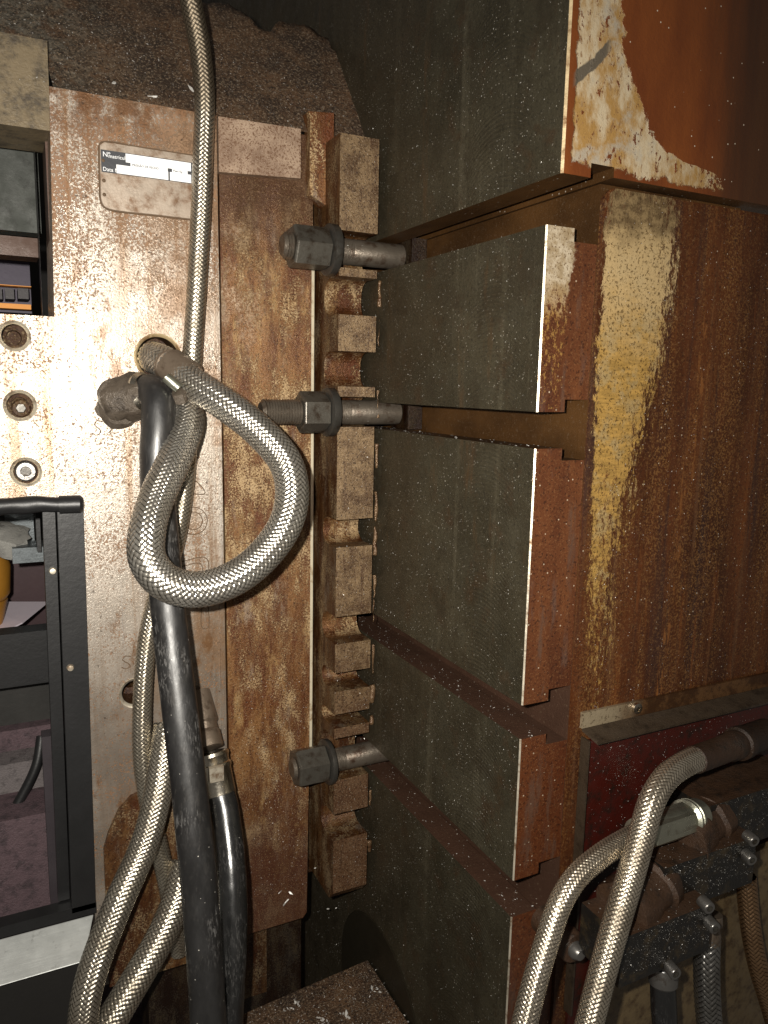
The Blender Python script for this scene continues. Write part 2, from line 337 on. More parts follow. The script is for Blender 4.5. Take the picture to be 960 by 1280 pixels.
MAT['bright'] = m_metal('bare_edge_metal', (.72, .65, .52), .38, .7, (.16, .08, .03), .85)
MAT['brassedge'] = m_metal('brassy_edge', (.62, .48, .28), .42, .5, (.16, .075, .026), .8)
MAT['nut'] = m_metal('dark_nut_steel', (.115, .105, .088), .30, .6, (.040, .026, .016), .8, bd=.0008)
MAT['jacket'] = m_metal('oily_washer_steel', (.075, .07, .062), .36, .6, (.03, .02, .012), .6)
MAT['stud'] = m_metal('oily_stud_steel', (.15, .125, .098), .36, .6, (.050, .026, .014), .8, bd=.001)
MAT['ferrule'] = m_metal('dirty_ferrule', (.20, .155, .115), .38, .5, (.062, .040, .026), .7, bd=.001)
MAT['chrome'] = m_metal('clean_ring_metal', (.72, .66, .55), .22, 1, (.12, .08, .04), .2)
MAT['zinc'] = m_metal('zinc_fitting', (.50, .50, .40), .30, .9, (.14, .10, .05), .35)
MAT['paleedge'] = m_metal('pale_bare_edge', (.80, .72, .54), .36, .35, (.30, .19, .09), .6)
MAT['darkbrown'] = m_metal('greasy_dark_brown', (.034, .018, .010), .42, .1, (.012, .008, .005), .8, bd=.003)
MAT['alu'] = m_metal('brushed_aluminium', (.66, .68, .66), .40, .45, (.22, .22, .21), .35, brush=(20, 20, 500))
MAT['screw'] = m_metal('screw_steel', (.24, .23, .215), .3, .8, (.08, .05, .03), .5)
MAT['lump'] = m_metal('greasy_lump', (.115, .092, .070), .34, .2, (.030, .022, .016), .7, bd=.006)
MAT['rubber'] = m_rubber('black_hose_rubber', (.011, .0105, .0105), .40, .30); MAT['gloss'] = m_rubber('shiny_black_hose', (.010, .010, .010), .26, .14)
MAT['seal'] = m_plain('black_seal_rubber', (.0105, .0105, .0110), .42, 0, .5, 30)
MAT['valve'] = m_metal('speckled_black_casting', (.0095, .0085, .0075), .30, 0, (.040, .028, .014), .75, bd=.0015)
MAT['valvetop'] = m_metal('dirty_valve_top', (.058, .030, .016), .45, .1, (.018, .011, .007), .8, bd=.003)
MAT['redpanel'] = m_metal('dark_red_paint', (.042, .0055, .003), .35, 0, (.010, .006, .004), .9, bd=.001)
MAT['cream'] = m_metal('dirty_cream_paint', (.165, .115, .055), .45, 0, (.042, .020, .007), 1.0, bd=.001)
def m_sheet():
    n = NB('zinc_sheet')
    c = n.mix(n.noise(60, 5), (.24, .19, .12), (.33, .27, .18))
    far = n.rng(n.math('ADD', n.x, n.math('MULTIPLY', n.noise(40, 5), .05)), .515, .565)
    c = n.mix(far, c, n.mix(n.rng(n.noise(50, 6, .7), .4, .6), (.050, .022, .009), (.115, .056, .022)))
    c = n.grain(c, (.04, .02, .01), .7, 300)
    return n.out(c, .36, .4, n.noise(300, 5, .7), .0008, .6)
MAT['sheet'] = m_sheet()
MAT['hood'] = m_metal('dirty_sheet_top', (.055, .038, .024), .42, .3, (.020, .013, .008), .8, bd=.002)
MAT['white'] = m_plain('white_label', (.86, .87, .88), .5, 0, .03); MAT['ink'] = m_plain('label_ink', (.040, .042, .048), .5, 0, .15)
MAT['plate'] = m_metal('name_plate_metal', (.42, .345, .275), .42, .35, (.17, .095, .050), 1.0)
MAT['groove'] = m_plain('engraved_line', (.10, .06, .03), .7)
MAT['chip'] = m_metal('metal_chips', (.70, .68, .64), .4, .4, (.4, .35, .28), .3)
MAT['glue'] = m_metal('amber_residue', (.17, .105, .055), .22, .3, (.06, .024, .010), .8, bd=.003)
MAT['discshade'] = m_plain('shade_disc_tone', (.020, .016, .009), .45, .2, .4, 60)  # dark tone of the disc that paints shade on the platen
MAT['dark'] = m_plain('unlit_void_black', (.010, .009, .008), .6)  # near-black tone, unlit space put into the colour
# ------------------------------------------------------------------ mesh helpers
def thing(name, label, cat, loc, group=None):
    o = bpy.data.objects.new(name, None); COL.objects.link(o); o.location = loc; o.empty_display_size = .02
    o['label'] = label; o['category'] = cat
    if group: o['group'] = group
    return o
def link(name, bm, mats, parent=None, bevel=0, smooth=False, label=None, seg=2):
    if bevel:
        es = [e for e in bm.edges if len(e.link_faces) == 2 and e.calc_face_angle(0) > math.radians(30)]
        bmesh.ops.bevel(bm, geom=es, offset=bevel, segments=seg, profile=.6, affect='EDGES', clamp_overlap=True)
    bmesh.ops.recalc_face_normals(bm, faces=bm.faces)
    off = Vector((0, 0, 0)); p = parent
    while p: off += p.location; p = p.parent
    if off.length: bmesh.ops.translate(bm, vec=-off, verts=bm.verts)
    me = bpy.data.meshes.new(name); bm.to_mesh(me); bm.free()
    for k in (mats if isinstance(mats, (list, tuple)) else [mats]): me.materials.append(MAT[k])
    if smooth:
        me.shade_smooth()
        if smooth != 'all':
            me.set_sharp_from_angle(angle=math.radians(38))
    o = bpy.data.objects.new(name, me); COL.objects.link(o)
    if parent: o.parent = parent
    if label: o['label'] = label
    return o
def solo(o, label, cat=None, group=None, kind=None):
    o['label'] = label
    if cat: o['category'] = cat
    if group: o['group'] = group
    if kind: o['kind'] = kind
    return o
def box(x0, x1, y0, y1, z0, z1, bm=None):
    bm = bm or bmesh.new()
    v = [bm.verts.new((x, y, z)) for x in (x0, x1) for y in (y0, y1) for z in (z0, z1)]
    for f in ((0, 1, 3, 2), (4, 6, 7, 5), (0, 4, 5, 1), (2, 3, 7, 6), (0, 2, 6, 4), (1, 5, 7, 3)): bm.faces.new([v[i] for i in f])
    return bm
def prism(pts, axis, lo, hi, bm=None):
    bm = bm or bmesh.new()
    def P(a, b, h): return {'X': (h, a, b), 'Y': (a, h, b), 'Z': (a, b, h)}[axis]
    A = [bm.verts.new(P(a, b, lo)) for a, b in pts]; B = [bm.verts.new(P(a, b, hi)) for a, b in pts]
    bm.faces.new(A); bm.faces.new(B[::-1])
    for i in range(len(pts)):
        j = (i+1) % len(pts); bm.faces.new((A[i], A[j], B[j], B[i]))
    return bm
def holed(outline, holes, y0, y1, yh=None):
    """plate in XZ with round holes (x, z, r), front at y0; the back is left open behind"""
    bm = bmesh.new(); loops = [outline]+[[(x+r*math.cos(t*math.tau/40), z+r*math.sin(t*math.tau/40)) for t in range(40)] for x, z, r in holes]
    es = []; rings = []
    for L in loops:
        vs = [bm.verts.new((a, y0, b)) for a, b in L]; rings.append(vs)
        es += [bm.edges.new((vs[i], vs[(i+1) % len(vs)])) for i in range(len(vs))]
    bmesh.ops.triangle_fill(bm, use_beauty=True, use_dissolve=False, edges=es)
    for vs in rings:
        ws = [bm.verts.new((v.co.x, y1, v.co.z)) for v in vs]
        for i in range(len(vs)):
            j = (i+1) % len(vs); bm.faces.new((vs[i], vs[j], ws[j], ws[i]))
    return bm
def frame_of(ax):
    ax = Vector(ax).normalized(); h = Vector((0, 0, 1)) if abs(ax.z) < .9 else Vector((0, 1, 0))
    s = ax.cross(h).normalized(); return ax, s, s.cross(ax)
def lathe(prof, org, ax, n=32, bm=None, rot=0.0, jit=0.0):
    """prof: list of (radius, distance along axis)"""
    bm = bm or bmesh.new(); ax, s, t = frame_of(ax); org = Vector(org); rings = []
    for r, h in prof:
        if r < 1e-6: rings.append([bm.verts.new(org+ax*h)]); continue
        ring = []
        for i in range(n):
            a = rot+i*math.tau/n; rr = r
            p = org+ax*h+(s*math.cos(a)+t*math.sin(a))*rr
            if jit: p += (s*math.cos(a)+t*math.sin(a))*mnoise.noise(p*70)*jit
            ring.append(bm.verts.new(p))
        rings.append(ring)
    for A, B in zip(rings, rings[1:]):
        if len(A) == 1 and len(B) == 1: continue
        for i in range(n):
            j = (i+1) % n
            if len(A) == 1: bm.faces.new((A[0], B[i], B[j]))
            elif len(B) == 1: bm.faces.new((A[i], A[j], B[0]))
            else: bm.faces.new((A[i], A[j], B[j], B[i]))
    return bm
def spline(pts, step):
    P = [Vector(p) for p in pts]; P = [2*P[0]-P[1]]+P+[2*P[-1]-P[-2]]; out = []
    for i in range(1, len(P)-2):
        a, b, c, d = P[i-1:i+3]
        # centripetal Catmull-Rom
        t1 = max((b-a).length, 1e-6)**.5; t2 = t1+max((c-b).length, 1e-6)**.5; t3 = t2+max((d-c).length, 1e-6)**.5
        k = max(2, int((c-b).length/step))
        for q in range(k):
            t = t1+(t2-t1)*q/k
            A1 = a*((t1-t)/t1)+b*(t/t1); A2 = b*((t2-t)/(t2-t1))+c*((t-t1)/(t2-t1)); A3 = c*((t3-t)/(t3-t2))+d*((t-t2)/(t3-t2))
            B1 = A1*((t2-t)/t2)+A2*(t/t2); B2 = A2*((t3-t)/(t3-t1))+A3*((t-t1)/(t3-t1))
            out.append(B1*((t2-t)/(t2-t1))+B2*((t-t1)/(t2-t1)))
    out.append(P[-2]); return out
def tube(pts, r, n=28, step=.004, bm=None, raw=False, wob=0.0):
    bm = bm or bmesh.new(); uvl = bm.loops.layers.uv.get('UVMap') or bm.loops.layers.uv.new('UVMap')
    P = pts if raw else spline(pts, step); L = [0]
    for a, b in zip(P, P[1:]): L.append(L[-1]+(b-a).length)
    T = [(P[min(i+1, len(P)-1)]-P[max(i-1, 0)]).normalized() for i in range(len(P))]
    s = frame_of(T[0])[1]; rings = []
    for i, p in enumerate(P):
        s = (s-T[i]*s.dot(T[i])).normalized(); t = T[i].cross(s)
        rr = r(L[i]/L[-1]) if callable(r) else r
        ring = []
        for k in range(n):
            d = s*math.cos(k*math.tau/n)+t*math.sin(k*math.tau/n); q = p+d*rr
            if wob: q += d*mnoise.noise(q*45)*wob
            ring.append(bm.verts.new(q))
        rings.append(ring)
    for i in range(len(P)-1):
        for k in range(n):
            j = (k+1) % n
            f = bm.faces.new((rings[i][k], rings[i][j], rings[i+1][j], rings[i+1][k]))
            for lp, uv in zip(f.loops, ((k/n, L[i]), ((k+1)/n, L[i]), ((k+1)/n, L[i+1]), (k/n, L[i+1]))): lp[uvl].uv = uv
    bm.faces.new(rings[0][::-1]); bm.faces.new(rings[-1])
    return bm
def braid_mesh(P, r, N, ang=1.25):
    """a hose woven two over, two under: every strand stands proud of the crossing one it covers"""
    P = [Vector(p) for p in P]; L = [0]
    for a, b in zip(P, P[1:]): L.append(L[-1]+(b-a).length)
    T = [(P[min(i+1, len(P)-1)]-P[max(i-1, 0)]).normalized() for i in range(len(P))]
    s = frame_of(T[0])[1]; S = []
    for i in range(len(P)):
        s = (s-T[i]*s.dot(T[i])).normalized(); S.append(s.copy())
    L = np.array(L); pn = np.array([p[:] for p in P]); sn = np.array([q[:] for q in S]); tn = np.array([q[:] for q in T])
    m = max(4, int(L[-1]/(2*math.pi*r/(ang*N)/5.5))); q = np.linspace(0, L[-1], m)
    it = lambda A: np.stack([np.interp(q, L, A[:, k]) for k in range(3)], 1)
    pc, sc_, tc = it(pn), it(sn), it(tn); tc /= np.linalg.norm(tc, axis=1)[:, None]
    sc_ -= tc*(sc_*tc).sum(1)[:, None]; sc_ /= np.linalg.norm(sc_, axis=1)[:, None]; bc = np.cross(tc, sc_)
    n = N*6; u = np.arange(n)/n
    U, V = np.meshgrid(u, q)
    a = U*N+V*ang*N/(2*math.pi*r); b = U*N-V*ang*N/(2*math.pi*r)
    par = np.mod(np.floor(a)+np.floor(b), 4) < 2
    f = np.where(par, a-np.floor(a), b-np.floor(b)); g = np.where(par, b-np.floor(b), a-np.floor(a))
    h = (1-np.abs(2*f-1)**2.4)*(1-.45*np.abs(2*g-1)**2)
    rr = r+(h-.65)*r*.085
    rr = rr*(1+.012*np.sin(V*31+1.3)+.010*np.sin(V*67+U*6.28))
    th = U*2*math.pi
    co = pc[:, None, :]+rr[..., None]*(np.cos(th)[..., None]*sc_[:, None, :]+np.sin(th)[..., None]*bc[:, None, :])
    i = np.arange(m-1)[:, None]*n; k = np.arange(n)[None, :]; k2 = (k+1) % n
    F = np.stack([i+k, i+k2, i+n+k2, i+n+k], -1).reshape(-1, 4)
    uv = np.stack([np.stack([np.broadcast_to(x_, F.shape[:1]), y_], -1) for x_, y_ in (
        (np.broadcast_to(k/n, (m-1, n)).ravel(), np.repeat(q[:-1], n)), (np.broadcast_to((k+1)/n, (m-1, n)).ravel(), np.repeat(q[:-1], n)),
        (np.broadcast_to((k+1)/n, (m-1, n)).ravel(), np.repeat(q[1:], n)), (np.broadcast_to(k/n, (m-1, n)).ravel(), np.repeat(q[1:], n)))], 1)
    return co.reshape(-1, 3), F, uv.reshape(-1, 2)
def link_braid(name, P, r, N, mat, parent):
    co, Fc, uv = braid_mesh(P, r, N); co = co-np.array(parent.location[:])
    me = bpy.data.meshes.new(name); me.vertices.add(len(co)); me.vertices.foreach_set('co', co.astype(np.float32).ravel())
    me.loops.add(Fc.size); me.loops.foreach_set('vertex_index', Fc.astype(np.int32).ravel())
    me.polygons.add(len(Fc)); me.polygons.foreach_set('loop_start', np.arange(0, Fc.size, 4, dtype=np.int32))
    me.uv_layers.new(name='UVMap').data.foreach_set('uv', uv.astype(np.float32).ravel())
    me.update(calc_edges=True); me.validate(); me.shade_smooth(); me.materials.append(MAT[mat])
    o = bpy.data.objects.new(name, me); COL.objects.link(o); o.parent = parent; return o
def W(*l): return [fY(*p) for p in l]
def paintface(o, test, idx):
    for f in o.data.polygons:
        if test(f): f.material_index = idx
def text(body, size, origin, xdir, zdir, mat, parent, name='lettering', depth=.0003, align='LEFT'):
    cu = bpy.data.curves.new(name, 'FONT'); cu.body = body; cu.size = size; cu.extrude = depth; cu.resolution_u = 3; cu.align_x = align
    ob = bpy.data.objects.new(name, cu); COL.objects.link(ob)
    me = bpy.data.meshes.new_from_object(ob.evaluated_get(bpy.context.evaluated_depsgraph_get()))
    bpy.data.objects.remove(ob); bpy.data.curves.remove(cu)
    x = Vector(xdir).normalized(); z = Vector(zdir).normalized(); z = (z-x*z.dot(x)).normalized(); y = x.cross(z)
    off = Vector((0, 0, 0)); p = parent
    while p: off += p.location; p = p.parent
    for v in me.vertices: v.co = Vector(origin)+x*v.co.x+z*v.co.y+y*v.co.z*-1-off if False else Vector(origin)+x*v.co.x+z*v.co.y-Vector((0, 1, 0))*v.co.z-off
    me.materials.clear(); me.materials.append(MAT[mat])
    o2 = bpy.data.objects.new(name, me); COL.objects.link(o2); o2.parent = parent
    return o2
# ================================================================== PLATEN (right)
X0, XN, XH, YE, YB = .40, .4285, .4532, .5195, 2.58
pl = thing('machine_platen', 'large dark machined platen with horizontal T slots and rusty brown painted end', 'machine platen', (.55, .9, -1.05))
def land_obj(z0, z1, y0, top=True, bot=True, label=None):
    u = .0105
    pts = [(X0, z0)]
    pts += [(XN, z0), (XN, z0+u), (XH, z0+u)] if bot else [(XH, z0)]
    pts += [(XH, z1-u), (XN, z1-u), (XN, z1)] if top else [(XH, z1)]
    pts += [(X0, z1)]
    c = .0012
    bm = bmesh.new()
    def ringat(y, dx): return [bm.verts.new((a+(dx if a == X0 else 0), y, b)) for a, b in pts]
    R = [ringat(y0, c), ringat(y0+c, 0), ringat(YB, 0)]
    bm.faces.new(R[0]); bm.faces.new(R[2][::-1])
    for A, B in zip(R, R[1:]):
        for i in range(len(pts)):
            j = (i+1) % len(pts); bm.faces.new((A[i], A[j], B[j], B[i]))
    o = link('face_land', bm, ['slot', 'platen', 'landend', 'bright'], pl, label=label)
    for f in o.data.polygons:
        n = f.normal; ce = f.center+pl.location
        if n.y < -.95: f.material_index = 2
        elif n.x < -.95 and ce.x < X0+.002: f.material_index = 1
        elif n.x < -.5 and n.y < -.5: f.material_index = 3
    return o
land_obj(-.0173, .1314, YE, label='dark land whose end is peeled to cream metal at the top')
land_obj(-.2748, -.048, YE, label='tall dark land with curved cutter marks')
land_obj(-.445, -.3066, YE, label='dark land below the empty third slot')
land_obj(-1.05, -.482, YE, bot=False, label='lowest dark land')
o = link('platen_body', box(XH, .62, YE+.0004, YB, -1.05, .1690), ['slot'], pl)
# upper block, standing a little further out, its lower corner cut by the first slot
pts = [(X0, .167), (XN, .167), (XN, .178), (.4522, .178), (.4522, .1702), (1.25, .1702), (1.25, .75), (X0, .75)]
bm = bmesh.new(); c = .0018; y0 = .504
R = [[bm.verts.new((a+(c if a == X0 else 0), y0, b)) for a, b in pts], [bm.verts.new((a, y0+c, b)) for a, b in pts], [bm.verts.new((a, YB, b)) for a, b in pts]]
bm.faces.new(R[0]); bm.faces.new(R[2][::-1])
for A, B in zip(R, R[1:]):
    for i in range(len(pts)):
        j = (i+1) % len(pts); bm.faces.new((A[i], A[j], B[j], B[i]))
o = link('upper_block', bm, ['slot', 'platen', 'upper', 'brassedge'], pl, label='upper block with orange paint peeled to cream along its edge')
for f in o.data.polygons:
    ce = f.center+pl.location
    if f.normal.y < -.95: f.material_index = 2
    elif f.normal.x < -.95 and ce.x < X0+.002: f.material_index = 1
    elif f.normal.x < -.5 and f.normal.y < -.5: f.material_index = 3
# end plate with a rounded top corner, worn to gold
R_ = .013; pts = [(.4536, -1.05), (1.25, -1.05), (1.25, .1662)]
pts += [(.4536+R_-R_*math.sin(t*math.pi/16), .1662-R_+R_*math.cos(t*math.pi/16)) for t in range(9)]
o = link('end_plate', prism(pts, 'Y', .5160, YE), ['end'], pl, bevel=.0022, smooth=True, label='brown end plate worn to gold down its left side')
# bottom ledge, and a dark disc painting the shaded arc on the platen
tb = thing('bottom_ledge', 'flat dark dirty ledge littered with white flakes under the mould', 'ledge', (.1, .79, -.92))
LZ = -.745
led = [fY(*p, 1.0)*(LZ/fY(*p, 1.0).z) for p in ((250, 1291), (310, 1265), (460, 1200), (475, 1196), (492, 1212), (508, 1234), (521, 1258), (530, 1290))]
pts = [(p.x, p.y) for p in led]+[(min(led[-1].x, .39), .60), (.10, .60)]
pts = [(min(x, .3965), y) for x, y in pts]
link('ledge_top', prism(pts, 'Z', -.80, LZ), ['dirt'], tb, bevel=.002)
o = link('shade_disc', lathe([(0, .3988), (.118, .3988), (.120, .3996), (0, .3996)], (0, .788, -.800), (1, 0, 0), 72), ['discshade'], pl, label='dark disc standing for the shaded arc low on the platen')
# ================================================================== MOULD (left)
YA, YBB, YP = .860, .868, .8126
mo = thing('mould_block', 'rusty pale steel mould half with bolted side plates and name plate', 'mould', (.2, .95, -.72))
def hole(a, b, px, Y=YA):
    p = fY(a, b, Y); return (p.x, p.z, wid(a, b, Y, px))
H1, H2, H3 = hole(18, 420, 35), hole(25, 507, 36), hole(32.5, 590, 34)
H4, H5, H6 = hole(198, 447, 56), hole(169, 866, 36), hole(197, 1160, 26)
# outline of the main plate, running round both openings on the left
zc = .2805
out = [(.2225, zc), (.2245, -.40), (.2258, -.700), (.0660, -.700), (.0690, -.590), (.0745, -.125), (-.22, -.125), (-.22, .0640), (.055, .0640), (.0600, zc)]
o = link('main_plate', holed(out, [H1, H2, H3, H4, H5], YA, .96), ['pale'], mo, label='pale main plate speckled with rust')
link('bore_floor', box(-.22, .22, .905, .915, -.70, .063), ['rustdark'], mo) if False else None
for (x, z, r), dep in ((H1, .034), (H2, .020), (H3, .012), (H4, .05), (H5, .04)):
    link('bore', lathe([(r-.0002, .0005), (r-.0002, dep), (r*.55, dep+.001), (r*.5, dep+.012), (0, dep+.012)], (x, YA, z), (0, 1, 0), 40), ['rustdark'], mo, smooth=True)
    link('bore_rim', lathe([(r-.0022, .0022), (r-.0003, -.0002), (r+.0012, -.0008), (r+.0014, .0002)], (x, YA, z), (0, 1, 0), 48), ['bright' if dep != .05 else 'brassedge'], mo, smooth=True)
def socket_screw(x, y, z, r, parent, ax=(0, 1, 0), h=.012, mat='screw'):
    """cap screw whose head top is at (x,y,z) and axis goes inwards"""
    s = link('socket_screw', lathe([(r*.52, .0), (r*.86, 0), (r, r*.12), (r, h), (0, h)], (x, y, z), ax, 28), [mat], parent, smooth=True)
    link('hex_socket', lathe([(r*.53, .0002), (r*.50, .0055), (0, .0055)], (x, y, z), ax, 6), ['jacket'], s)
    return s
socket_screw(H2[0]+.001, YA+.010, H2[1]-.003, H2[2]*.62, mo, mat='rustdark')
socket_screw(H3[0], YA+.004, H3[1], H3[2]*.74, mo)
# sloping dirty shoulder above
def SY(z): return YA+.002+(z-zc)*.75
prof = [(-.20, zc), (.0600, zc)] 
topline = []
for a, b in ((-40, -30), (100, -40), (200, -12), (255, 2), (285, 6), (308, 16), (322, 34), (338, 37), (350, 27), (385, 33), (410, 48), (430, 88), (450, 122), (475, 163), (479, 176)):
    # meet the sight line with the sloping plane
    q = ray(a, b); k = (YA+.002-zc*.75)/(q.y-.75*q.z); topline.append(q*k)
bm = bmesh.new(); nst = 14; cols = []
fine = []
for p, q in zip(topline, topline[1:]):
    m = max(1, int((q-p).length/.006))
    fine += [p.lerp(q, i/m) for i in range(m)]
fine.append(topline[-1])
xs = [p.x for p in fine]
for p in fine:
    colv = []
    for i in range(nst+1):
        zb = .3215 if p.x < .0600 else zc
        z = zb+(p.z-zb)*i/nst
        q = Vector((p.x, SY(z), z))
        q.y += mnoise.noise(q*60)*.0022*(1 if 0 < i else 0) + mnoise.noise(q*180)*.0010
        if i == nst: q.z += mnoise.noise(q*120)*.004
        colv.append(bm.verts.new(q))
    q = bm.verts.new((p.x, SY(p.z)+.06, p.z-.004)); colv.append(q)
    cols.append(colv)
for A, B in zip(cols, cols[1:]):
    for i in range(nst+1): bm.faces.new((A[i], B[i], B[i+1], A[i+1]))
link('sloping_shoulder', bm, ['dirt'], mo, smooth='all', label='sloping shoulder caked with brown dirt')
# second plate and its bright worn edge, the two corner blocks
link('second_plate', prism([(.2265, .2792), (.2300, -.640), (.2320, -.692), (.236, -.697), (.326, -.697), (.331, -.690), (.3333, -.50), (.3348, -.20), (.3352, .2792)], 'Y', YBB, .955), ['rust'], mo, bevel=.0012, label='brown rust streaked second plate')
link('worn_edge', prism([(.3338, YBB-.0006), (.3372, YBB-.0001), (.3382, YBB+.0012), (.3382, .95), (.3338, .95)], 'Z', -.49, .150), ['paleedge'], mo, label='pale bright edge of the second plate')
link('corner_block', prism([(.2240, .2240), (.3165, .2295), (.3165, .2815), (.2240, .2795)], 'Y', YA-.002, YBB), ['rustpale'], mo, bevel=.003, label='pale rusty block under the shoulder')
bm = bmesh.new()
pts = [(.3255, .213), (.3340, .209), (.345, .203), (.3525, .1965), (.3540, .198), (.3545, .3030), (.3240, .3000), (.3262, .292)]
link('stop_block', prism(pts, 'Y', YA-.006, YBB+.004), ['stoprust', 'brassedge'], mo, bevel=.001, label='reddish stop block with a worn bright edge')
link('back_fill', box(.2205, .3960, .905, .955, -.66, .2792), ['rustdark'], mo)
link('seam_lip', box(.2180, .2222, YA-.0016, YA+.002, -.42, .222), ['pale'], mo)
# clamp plate: open U slots with round bottoms, cut right through to the platen side
Uz = [(.1700, .1305), (.1215, .0800), (.0400, .0005), (-.0110, -.0452), (-.1530, -.1860), (-.2700, -.3040), (-.3400, -.3640), (-.3930, -.4110), (-.4240, -.4790), (-.5240, -.5600)]
prof = [(YP, .2700)]
D = .042
for a, b in Uz:
    h = (a-b)/2; r = min(h, .016)
    prof += [(YP, a)]
    for t in range(0, 7): prof.append((YP+D-r+r*math.sin(t*math.pi/12), a-r+r*math.cos(t*math.pi/12)))
    for t in range(0 if h > r+1e-4 else 1, 7): prof.append((YP+D-r+r*math.cos(t*math.pi/12), b+r-r*math.sin(t*math.pi/12)))
    prof += [(YP, b)]
prof += [(YP, -.632), (YP+.012, -.645), (.905, -.645), (.905, .2700)]
o = link('clamp_plate', prism(prof, 'X', .3448, .3915), ['clampside', 'pad', 'slotrust'], mo, label='slotted clamp plate with square lands and open U slots')
for f in o.data.polygons:
    n = f.normal; ce = f.center+mo.location
    if n.y < -.95 and ce.y < YP+.001: f.material_index = 1
    elif ce.y > YP+.02 and abs(n.x) < .5 and ce.z > -.42: f.material_index = 2
# residue in the joint between clamp plate and platen
rnd = random.Random(3)
z = .155
while z > -.60:
    l = rnd.uniform(.010, .040); r = rnd.uniform(.0011, .0021)
    if rnd.random() < .8 and not (.13 < z < .17 or -.05 < z < -.005 or -.49 < z < -.42):
        P = [Vector((.3955+rnd.uniform(-.0008, .0008), YP+.001, z-l*i/5)) for i in range(6)]
        link('residue_bead', tube(P, r, 8, .0015, wob=.0030), ['glue'], mo, smooth='all')
    z -= l+rnd.uniform(.0, .03)
# rusty cover with rounded head, low on the main plate
pts = []
a0, b0 = fY(128, 1210, YA), fY(222, 1210, YA)
x0c, x1c = .0800, .1700
pts = [(x0c, -.700), (x1c, -.700), (x1c, -.52)]+[(x1c-.045+.045*math.cos(t*math.pi/12), -.49+.038*math.sin(t*math.pi/12)) for t in range(1, 12)]+[(x0c, -.52)]
pts = [(x0c, -.700), (x1c, -.700), (x1c, -.470), (.128, -.462), (.112, -.467), (.098, -.480), (.086, -.505), (x0c, -.525)]
link('low_cover', holed(pts, [(fY(197, 1160, YA).x, fY(197, 1160, YA).z, .012)], YA-.006, YA+.004), ['coverrust'], mo, bevel=0, label='rust brown cover with a rounded top corner')
# lower sills under the mould
link('mould_foot', box(.13, .335, .90, .96, -.86, -.698), ['foot'], mo)
p, q = fY(298, 1150, .895), fY(333, 1238, .895); link('hanging_lug', box(p.x, q.x, .893, .92, q.z, -.698), ['rustdark'], mo, bevel=.001)
p, q = fY(226, 1120, .93), fY(243, 1330, .93); solo(link('steel_strip', box(p.x, q.x, .93, .945, q.z, p.z), ['coverrust'], None, bevel=.001), 'upright rusty strip hanging behind the thick black hose', 'strip')
# ---- name plate
np_ = link('name_plate', None or prism([(.1030, .1815), (.1042, .1775), (.1075, .1745), (.1120, .1728), (.2050, .1722), (.2055, .2340), (.2020, .2365), (.1085, .2365), (.1040, .2330)], 'Y', YA-.0022, YA+.0005), ['plate'], mo, bevel=.0009, label='rectangular metal name plate with rounded corners')
def rim(pts, r, mat, name, parent):
    return link(name, tube([Vector(p) for p in pts], r, 6, .004), [mat], parent)
rim([(.1035, YA-.0018, .232), (.1028, YA-.0018, .200), (.1032, YA-.0018, .1800), (.1060, YA-.0018, .1748), (.1120, YA-.0018, .1726), (.16, YA-.0018, .1722), (.205, YA-.0018, .1720)], .0011, 'groove', 'rust_rim', np_)
rim([(.1035, YA-.0018, .232), (.1060, YA-.0018, .2362), (.15, YA-.0018, .2368), (.205, YA-.0018, .2366)], .0008, 'groove', 'rust_rim', np_)
yl = YA-.0022
def strip(x0, x1, z0, z1, d, mat, name): return link(name, box(x0, x1, yl-d, yl+.0002, z0, z1), [mat], np_)
strip(.1048, .2040, .2080, .2292, .0004, 'ink', 'label_strip')
strip(.1285, .1940, .2202, .2285, .0007, 'white', 'label_field')
strip(.1192, .1705, .2086, .2168, .0007, 'white', 'label_field')
strip(.1722, .1940, .2086, .2168, .0007, 'white', 'label_field')
strip(.1330, .1700, .2168, .2203, .0007, 'white', 'label_field')
strip(.1745, .1905, .2168, .2200, .0007, 'white', 'label_field')
xd, zd = (1, 0, 0), (0, 0, 1)
text('Nº', .0066, (.1063, yl-.0008, .2228), xd, zd, 'white', np_)
text('matrícula', .0050, (.1118, yl-.0008, .2222), xd, zd, 'white', np_)
text('Data Nº', .0052, (.1060, yl-.0008, .2092), xd, zd, 'white', np_)
text('PRESSÃO DE FECHO', .0029, (.1345, yl-.0011, .2174), xd, zd, 'ink', np_)
text('Peso Kg', .0029, (.1755, yl-.0011, .2174), xd, zd, 'ink', np_)
text('Kg', .0052, (.1950, yl-.0008, .2094), xd, zd, 'white', np_)
for x, z in ((.1068, .2190), (.2010, .2150), (.1068, .2000), (.1068, .1865)):
    link('rivet', lathe([(0, -.0010), (.0011, -.0009), (.0018, -.0003), (.0019, .0004)], (x, yl, z), (0, 1, 0), 12), ['groove'], np_, smooth=True)
